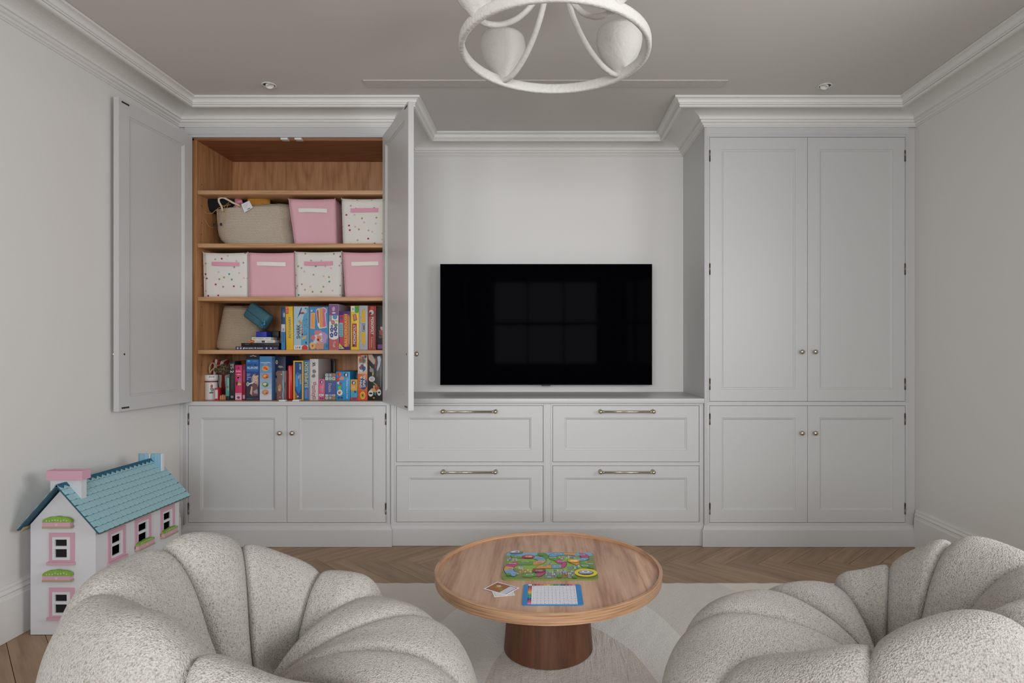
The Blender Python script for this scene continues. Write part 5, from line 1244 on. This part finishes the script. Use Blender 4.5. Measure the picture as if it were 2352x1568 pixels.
gbox('bright pink box with white lettering Barbie', zb, 540, 555.5, 838, (198, 48, 98), h2, dep=.08, **K_)
gbox('deep crimson narrow box pressed against the bright pink one', zb, 556, 563.5, 836, (120, 16, 48), lambda A, r: (A.rect(.2, .9, .86, .93, (60, 60, 90)), A.rect(.3, .8, .50, .84, (160, 70, 76)), A.rect(.2, .9, .03, .14, (170, 150, 156))), **K_)  # stands in for the darker side face of the pink box
def h3(A, r):
    A.rect(0, 1, .60, .885, (30, 100, 168)); A.rect(0, 1, .40, .62, (36, 64, 128)); A.rect(0, 1, .0, .40, (40, 44, 56)); A.rect(0, 1, .885, 1, (12, 12, 14)); A.line([(.3, .955), (.45, .958), (.55, .975), (.65, .958), (.8, .955)], .012, (200, 200, 204))
    A.disc(.2, .85, .12, .022, (90, 170, 220), 12); A.text('wireless', .68, .85, .4, .022, (120, 180, 216))
    A.text('PARTY MIC', .50, .765, .84, .048, (24, 40, 70)); A.text('ALL-IN-ONE', .50, .705, .84, .046, (224, 226, 230)); A.rect(.08, .92, .672, .676, (160, 190, 220))
    for i, w_ in enumerate((.28, .22, .34, .12)): A.rect(.06, .06 + w_, .56 - i * .036, .568 - i * .036, (206, 212, 222))
    A.blob(.70, .40, .28, .17, (166, 142, 122), 11, .12, 20); A.disc(.72, .44, .19, .085, (200, 172, 158), 18); A.poly([(.48, .50), (.6, .56), (.96, .55), (.98, .50), (.7, .51)], (196, 176, 150)); A.rect(.66, .94, .535, .555, (30, 32, 44)); A.disc(.66, .46, .025, .008, (60, 44, 44), 6); A.disc(.82, .46, .025, .008, (60, 44, 44), 6); A.disc(.76, .395, .06, .010, (150, 70, 70), 8)
    A.poly([(.36, .30), (.62, .38), (.9, .33), (.98, .10), (.44, .08)], (108, 72, 76)); A.poly([(.30, .14), (.40, .30), (.52, .28), (.46, .10)], (196, 160, 142)); A.disc(.13, .345, .12, .045, (190, 198, 204), 16); A.disc(.13, .345, .07, .028, (110, 130, 140), 12); A.poly([(.22, .36), (.6, .40), (.62, .375), (.22, .33)], (206, 206, 212)); A.blob(.75, .18, .18, .05, (150, 146, 160), 13, .4)
    for i, c in enumerate(((80, 160, 130), (90, 150, 180), (90, 90, 170), (180, 60, 90))): A.rect(i * .25, (i + 1) * .25, .018, .026, c)
gbox('tall blue box with a singing person and the lettering PARTY MIC ALL-IN-ONE', zb, 565, 595, 812.5, (20, 40, 80), h3, name='toy_box', cat='toy box', **K_)
def h4(A, r):
    for i in range(8): t = i / 7; c = tuple(int(a * (1 - t) + b * t) for a, b in zip((206, 204, 210), (66, 128, 184))); A.rect(0, 1, i * .125, (i + 1) * .125, c)
    A.line([(.1, .97), (.5, .93), (.9, .97)], .01, (50, 140, 120)); A.text('smoothy', .5, .862, .8, .036, (232, 232, 236)); A.text('maker', .5, .832, .34, .018, (220, 224, 232))
    for v, c1, c2 in ((.73, (222, 150, 60), (200, 90, 60)), (.545, (206, 100, 60), (220, 170, 90)), (.355, (104, 142, 78), (200, 206, 190)), (.175, (190, 130, 110), (210, 160, 60))):
        A.disc(.48, v, .30, .066, (190, 176, 150), 20); A.disc(.48, v, .28, .061, c1, 20); A.blob(.44, v + .008, .14, .030, c2, int(v * 100), .3); A.disc(.60, v - .02, .09, .018, tuple(int(q * .6) for q in c1), 8); A.rect(.15, .85, v - .082, v - .079, (130, 140, 180))
gbox('tall pale blue box with four round pictures down its front', zb, 596, 624.5, 818, (90, 130, 180), h4, name='toy_box', cat='toy box', **K_)
def h5(A, r): A.rect(0, 1, .0, .5, (96, 92, 112)); A.disc(.14, .87, .12, .05, (180, 150, 140), 12); A.disc(.15, .87, .05, .02, (40, 30, 40), 8); A.disc(.16, .60, .12, .05, (150, 100, 60), 12); A.disc(.16, .44, .12, .045, (130, 110, 100), 12); A.blob(.55, .76, .25, .03, (140, 140, 120), 4); A.blob(.12, .25, .12, .06, (90, 110, 80), 5); A.rect(0, .3, 0, .16, (84, 50, 56))
gbox('dark navy box behind the see-through box', zb, 632, 656, 818, (18, 34, 66), h5, dep=.2, **dict(K_, y0_=3.73))
def h6(A, r):
    A.blob(.30, .42, .20, .12, (176, 130, 96), 3, .2); A.blob(.25, .35, .08, .04, (206, 160, 120), 4); A.poly([(.62, 0), (.58, .18), (.66, .35), (.60, .6), (.66, .8), (.60, 1), (.80, 1), (.76, .7), (.82, .4), (.74, .2), (.76, 0)], (120, 160, 176)); A.rect(.86, 1, 0, .2, (120, 80, 96)); A.disc(.5, .88, .08, .018, (200, 190, 186), 8); A.disc(.32, .1, .07, .014, (196, 186, 184), 8)
    A.blob(.9, .5, .08, .14, (70, 70, 60), 8)
gbox('clear plastic box with brown contents and a wavy blue strip, left of the red case', zb, 636, 657, 851, (122, 92, 88), h6, dep=.04, name='craft_box', cat='box', **dict(K_, y0_=3.685))
m_ = MB(); xa, xb = px(659.5, 3.70), px(671.5, 3.70); m_.bbox(xa, xb, 3.70, 3.86, zb + .001, pz(838.5, 3.70), .010)
rb_ = build('plastic_case', m_, P('red_plastic', (196, 36, 32), .3), label='glossy red rounded plastic case with a pale ridge down its spine', cat='case', group=LG)
k = MB(); xm = (xa + xb) / 2 - .001; k.tube([(xm, 3.7005, zb + .010), (xm, 3.6985, zb + .03), (xm, 3.6985, pz(845, 3.70)), (xm, 3.7005, pz(840, 3.70))], .0022, 8); build('ridge', k, P('pale_ridge', (226, 160, 150), .35), rb_)
def h7(A, r):
    A.rect(.0, 1, 0, 1, (222, 176, 64)); A.rect(.13, .87, .02, .975, (24, 40, 70)); A.rect(.15, .85, .05, .95, (24, 70, 128)); A.blob(.5, .45, .34, .26, (30, 116, 180), 4, .1, 20); A.ring(.68, .90, .13, .028, .045, (210, 206, 196), 4); A.rect(.60, .76, .78, .86, (120, 160, 200))
    vtxt(A, 'NATIONAL', .74, .82, .07, .10, (206, 214, 224), up=False); vtxt(A, 'DINOSAUR', .72, .53, .15, .26, (222, 190, 80), up=False); vtxt(A, 'kit', .56, .58, .12, .08, (224, 224, 226), up=False)
    for q, u in enumerate((.24, .34, .42)): A.rect(u, u + .02, .34, .66 - .03 * q, (150, 190, 220))
    A.poly([(.15, .04), (.15, .24), (.32, .16), (.50, .05)], (150, 110, 78)); A.blob(.36, .10, .12, .035, (130, 80, 60), 7, .3); A.blob(.46, .09, .08, .02, (206, 206, 206), 9)
gbox('blue box with a thick yellow border and a small rocky picture at the foot', zb, 673.5, 697, 828, (214, 168, 60), h7, **K_)
def h8(A, r):
    for t, v, L, c in (('SUPER', .51, .40, (222, 190, 70)), ('SIX!', .84, .24, (222, 200, 60))): vtxt(A, t, .44, v, .62, L, c)
    A.rect(.15, .7, .04, .26, (80, 130, 190)); A.rect(.5, .7, .06, .26, (170, 90, 140)); A.rect(.92, 1, 0, 1, (190, 160, 70))
gbox('narrow blue game box with yellow lettering SUPER SIX!', zb, 698, 711, 827, (30, 116, 180), h8, **K_)
def h9(A, r):
    A.line([(.3, .86), (.6, .92)], .02, (30, 30, 36)); A.line([(.3, .92), (.65, .85)], .02, (30, 30, 36)); A.line([(.35, .89), (.7, .9)], .015, (30, 30, 36)); A.line([(.3, .83), (.68, .86)], .02, (30, 30, 36))
    for v, u in ((.70, .54), (.59, .46)):
        A.blob(u, v, .22, .045, (90, 90, 92), int(v * 99), .2); 
        for q in range(3): A.rect(u - .16, u + .16, v - .03 + q * .024, v - .024 + q * .024, (190, 188, 186))
    for u, v, rt, ch in ((.60, .40, 12, 'D'), (.44, .31, -5, 'R'), (.48, .22, 6, 'A'), (.42, .13, -14, 'W'), (.52, .05, 12, 'S')):
        ca, sa = math.cos(R(rt)), math.sin(R(rt)); q = [(-.17, -.17), (.17, -.17), (.17, .17), (-.17, .17)]
        A.poly([(u + x * ca - y * sa, v + (x * sa + y * ca) / r) for x, y in q], (150, 44, 56)); A.poly([(u + (x * ca - y * sa) * .62, v + (x * sa + y * ca) * .62 / r) for x, y in q], (216, 206, 204)); A.text(ch, u, v, .14, .14 / r, (110, 40, 50))
gbox('white game box with dark sketches and a run of red lettered squares', zb, 711.5, 731, 824, (208, 200, 198), h9, **K_)
fr = gbox('dark framed picture leaning at the back behind the white box', zb, 731.5, 769, 824, (44, 36, 32), lambda A, r: (A.rect(.05, .95, .05, .96, (30, 22, 20)), A.poly([(.05, .96), (.5, .96), (.12, .3), (.05, .3)], (86, 74, 66)), A.poly([(.28, .96), (.6, .96), (.2, .3), (.16, .3)], (58, 50, 48)), A.poly([(.62, .96), (.70, .96), (.3, .2), (.25, .2)], (70, 62, 58))), dep=.012, name='framed_picture', cat='picture', **dict(K_, y0_=3.95))  # slanted paler bands are reflections in the glass, painted on
fr.location.y -= 0
def lg(A, u, v, s_, r): A.disc(u, v, s_, s_ / r, (28, 36, 84), 16); A.blob(u + .1 * s_, v, s_ * .5, s_ * .7 / r, (206, 206, 216), 3, .3)
def h10(A, r):
    lg(A, .52, .86, .28, r); A.rect(.25, .28, .40, .70, (226, 170, 186)); A.rect(.36, .38, .36, .70, (226, 170, 186)); vtxt(A, 'Unicorn', .62, .52, .18, .30, (226, 200, 210), up=False); A.blob(.45, .24, .40, .06, (214, 210, 204), 6, .3); A.disc(.4, .23, .10, .025, (60, 80, 60), 8); A.rect(0, 1, 0, .16, (200, 90, 120)); A.disc(.35, .08, .15, .04, (60, 50, 110), 10); A.disc(.72, .08, .15, .04, (60, 50, 110), 10)
gbox('low pink game box with a round navy emblem, right of the white box', zb, 731.5, 745.5, 870, (208, 96, 132), h10, **K_)
def h11(A, r):
    A.rect(0, 1, 0, 1, (84, 112, 96)); A.rect(0, 1, .20, .70, (78, 84, 142))
    cs = [[(206, 212, 206), (150, 130, 150), (206, 120, 96)], [(206, 212, 214), (206, 214, 206), (206, 214, 206)]]
    for ri, v in enumerate((.93, .80, .08, .20 - .02)):
        for ci in range(3):
            u = .17 + .33 * ci; c = cs[ri % 2][ci]; hh = .055 if ri < 3 else .03
            A.rect(u - .13, u + .13, v - hh, v + hh, c)
            if (ri + ci) % 2 == 0: A.line([(u - .12, v - hh), (u + .12, v + hh)], .02, (60, 104, 80)); A.line([(u - .12, v + hh), (u + .12, v - hh)], .02, (60, 104, 80))
            else: A.disc(u, v, .08, hh * .7, (190, 176, 196) if ci < 2 else (214, 90, 80), 10)
    vtxt(A, 'Dazzle', .48, .46, .26, .32, (176, 180, 206), up=False)
gbox('squat box patterned with little tiles around a violet panel', zb, 746, 771.5, 856.5, (84, 112, 96), h11, **K_)
def h12(A, r):
    A.rect(.05, .36, .85, .98, (196, 60, 54)); A.blob(.28, .91, .08, .05, (220, 110, 80), 3); A.poly([(.0, .78), (.28, .84), (.2, .66), (.0, .62)], (180, 56, 80)); A.blob(.40, .76, .18, .06, (216, 140, 110), 5); A.poly([(.04, .62), (.2, .66), (.24, .54), (.1, .56)], (206, 200, 222)); A.blob(.30, .58, .10, .05, (150, 84, 54), 6)
    A.blob(.23, .43, .15, .075, (120, 176, 60), 7); A.disc(.26, .26, .20, .105, (226, 224, 220), 20); A.blob(.25, .26, .13, .06, (196, 140, 120), 8); A.blob(.2, .25, .05, .04, (120, 50, 50), 9); lg(A, .72, .89, .16, r)
    vtxt(A, 'Monkey Match Café', .80, .40, .115, .70, (222, 230, 236), up=False); A.rect(.53, .545, .20, .60, (110, 190, 226)); A.rect(.60, .615, .16, .62, (110, 190, 226)); A.disc(.18, .08, .10, .04, (40, 50, 110), 12); A.disc(.40, .08, .10, .04, (60, 40, 90), 12)
gbox('bright blue game box with food pictures and white lettering Match Café', zb, 772, 804, 853, (36, 144, 198), h12, **K_)
gbox('dark navy box set back above the yellow and turquoise one', zb, 814, 822, 853, (12, 22, 50), None, dep=.12, **dict(K_, y0_=3.80))
def h13(A, r): A.rect(0, 1, .5, 1, (214, 160, 34)); A.disc(.5, .52, .5, .08, (214, 160, 34), 16); A.rect(0, 1, .14, .44, (60, 158, 184)); lg(A, .46, .84, .30, r); A.blob(.45, .62, .25, .06, (206, 176, 120), 3); A.blob(.7, .40, .18, .07, (30, 70, 110), 4); A.blob(.25, .42, .1, .05, (206, 120, 60), 5); A.rect(0, 1, 0, .13, (190, 50, 66)); A.rect(.25, .9, .03, .11, (90, 50, 90))
gbox('low game box, yellow above and turquoise below, beside the orange SPIN box', zb, 805, 821, 871, (60, 150, 180), h13, dep=.09, **K_)
def h14(A, r):
    A.rect(0, 1, .58, .985, (196, 178, 150)); A.rect(0, .35, .96, 1, (204, 50, 40)); A.blob(.8, .96, .15, .03, (40, 60, 120), 3); A.disc(.45, .88, .36, .09, (150, 120, 110), 16); A.disc(.5, .72, .44, .105, (200, 202, 212), 20); A.blob(.4, .72, .22, .06, (120, 80, 100), 5, .3); A.blob(.65, .70, .16, .06, (60, 80, 140), 6, .3); A.blob(.3, .88, .14, .04, (170, 70, 50), 7, .3); A.blob(.7, .86, .14, .05, (90, 110, 100), 8, .3)
    for u in (.46, .56): A.rect(u, u + .04, .62, .97, (30, 28, 30))
    A.rect(0, 1, 0, .20, (206, 66, 40)); A.disc(.58, .36, .42, .13, (26, 60, 116), 20); vtxt(A, 'SPIN &', .34, .40, .26, .26, (228, 226, 222), up=True, out=((16, 18, 24), .016)); vtxt(A, 'SPIRAL', .68, .42, .28, .28, (228, 226, 222), up=True, out=((16, 18, 24), .016)); A.disc(.52, .10, .28, .085, (224, 186, 30), 20); A.disc(.52, .10, .22, .06, (200, 150, 30), 18); A.blob(.52, .10, .1, .035, (70, 90, 40), 4, .3)
gbox('tall orange box with white lettering SPIN & SPIRAL and a yellow oval', zb, 821.5, 844, 814, (206, 104, 44), h14, name='toy_box', cat='toy box', **K_)
def h15(A, r):
    A.poly([(.0, .98), (.30, .98), (.52, .86), (.50, .78), (.42, .76), (.05, .88)], (176, 156, 136)); A.poly([(.52, .90), (.60, .90), (.58, .70), (.50, .66)], (150, 40, 56)); A.poly([(.66, .93), (.86, .95), (.94, .88), (.86, .74), (.68, .62), (.62, .64), (.72, .80)], (186, 192, 202)); A.rect(.64, .67, .50, .66, (120, 116, 96)); A.disc(.26, .64, .15, .045, (130, 134, 140), 14); A.disc(.28, .45, .22, .06, (196, 196, 200), 18); A.disc(.28, .45, .14, .035, (166, 168, 174), 14)
    A.poly([(.3, .58), (.42, .62), (.40, .53), (.3, .52)], (176, 160, 60)); A.poly([(.32, .39), (.48, .36), (.68, .32), (.52, .33)], (190, 176, 60)); A.poly([(.10, .74), (.24, .70), (.2, .66)], (190, 176, 70))
    A.blob(.50, .22, .26, .075, (196, 150, 96), 5, .4); A.blob(.62, .26, .14, .05, (150, 64, 40), 6, .4); A.ring(.20, .14, .18, .07, .05, (206, 204, 200), 14); A.ring(.80, .16, .14, .07, .05, (206, 204, 200), 14); A.poly([(.34, .06), (.5, .05), (.42, .02)], (190, 176, 60)); A.blob(.52, .13, .08, .03, (60, 110, 130), 7)
    vtxt(A, 'make your own robot', .90, .50, .05, .44, (176, 176, 176))
gbox('large black box with pale mechanical pictures at the right end of the cupboard floor', zb, 844.5, 878, 811, (30, 32, 34), h15, name='toy_box', cat='toy box', **K_)
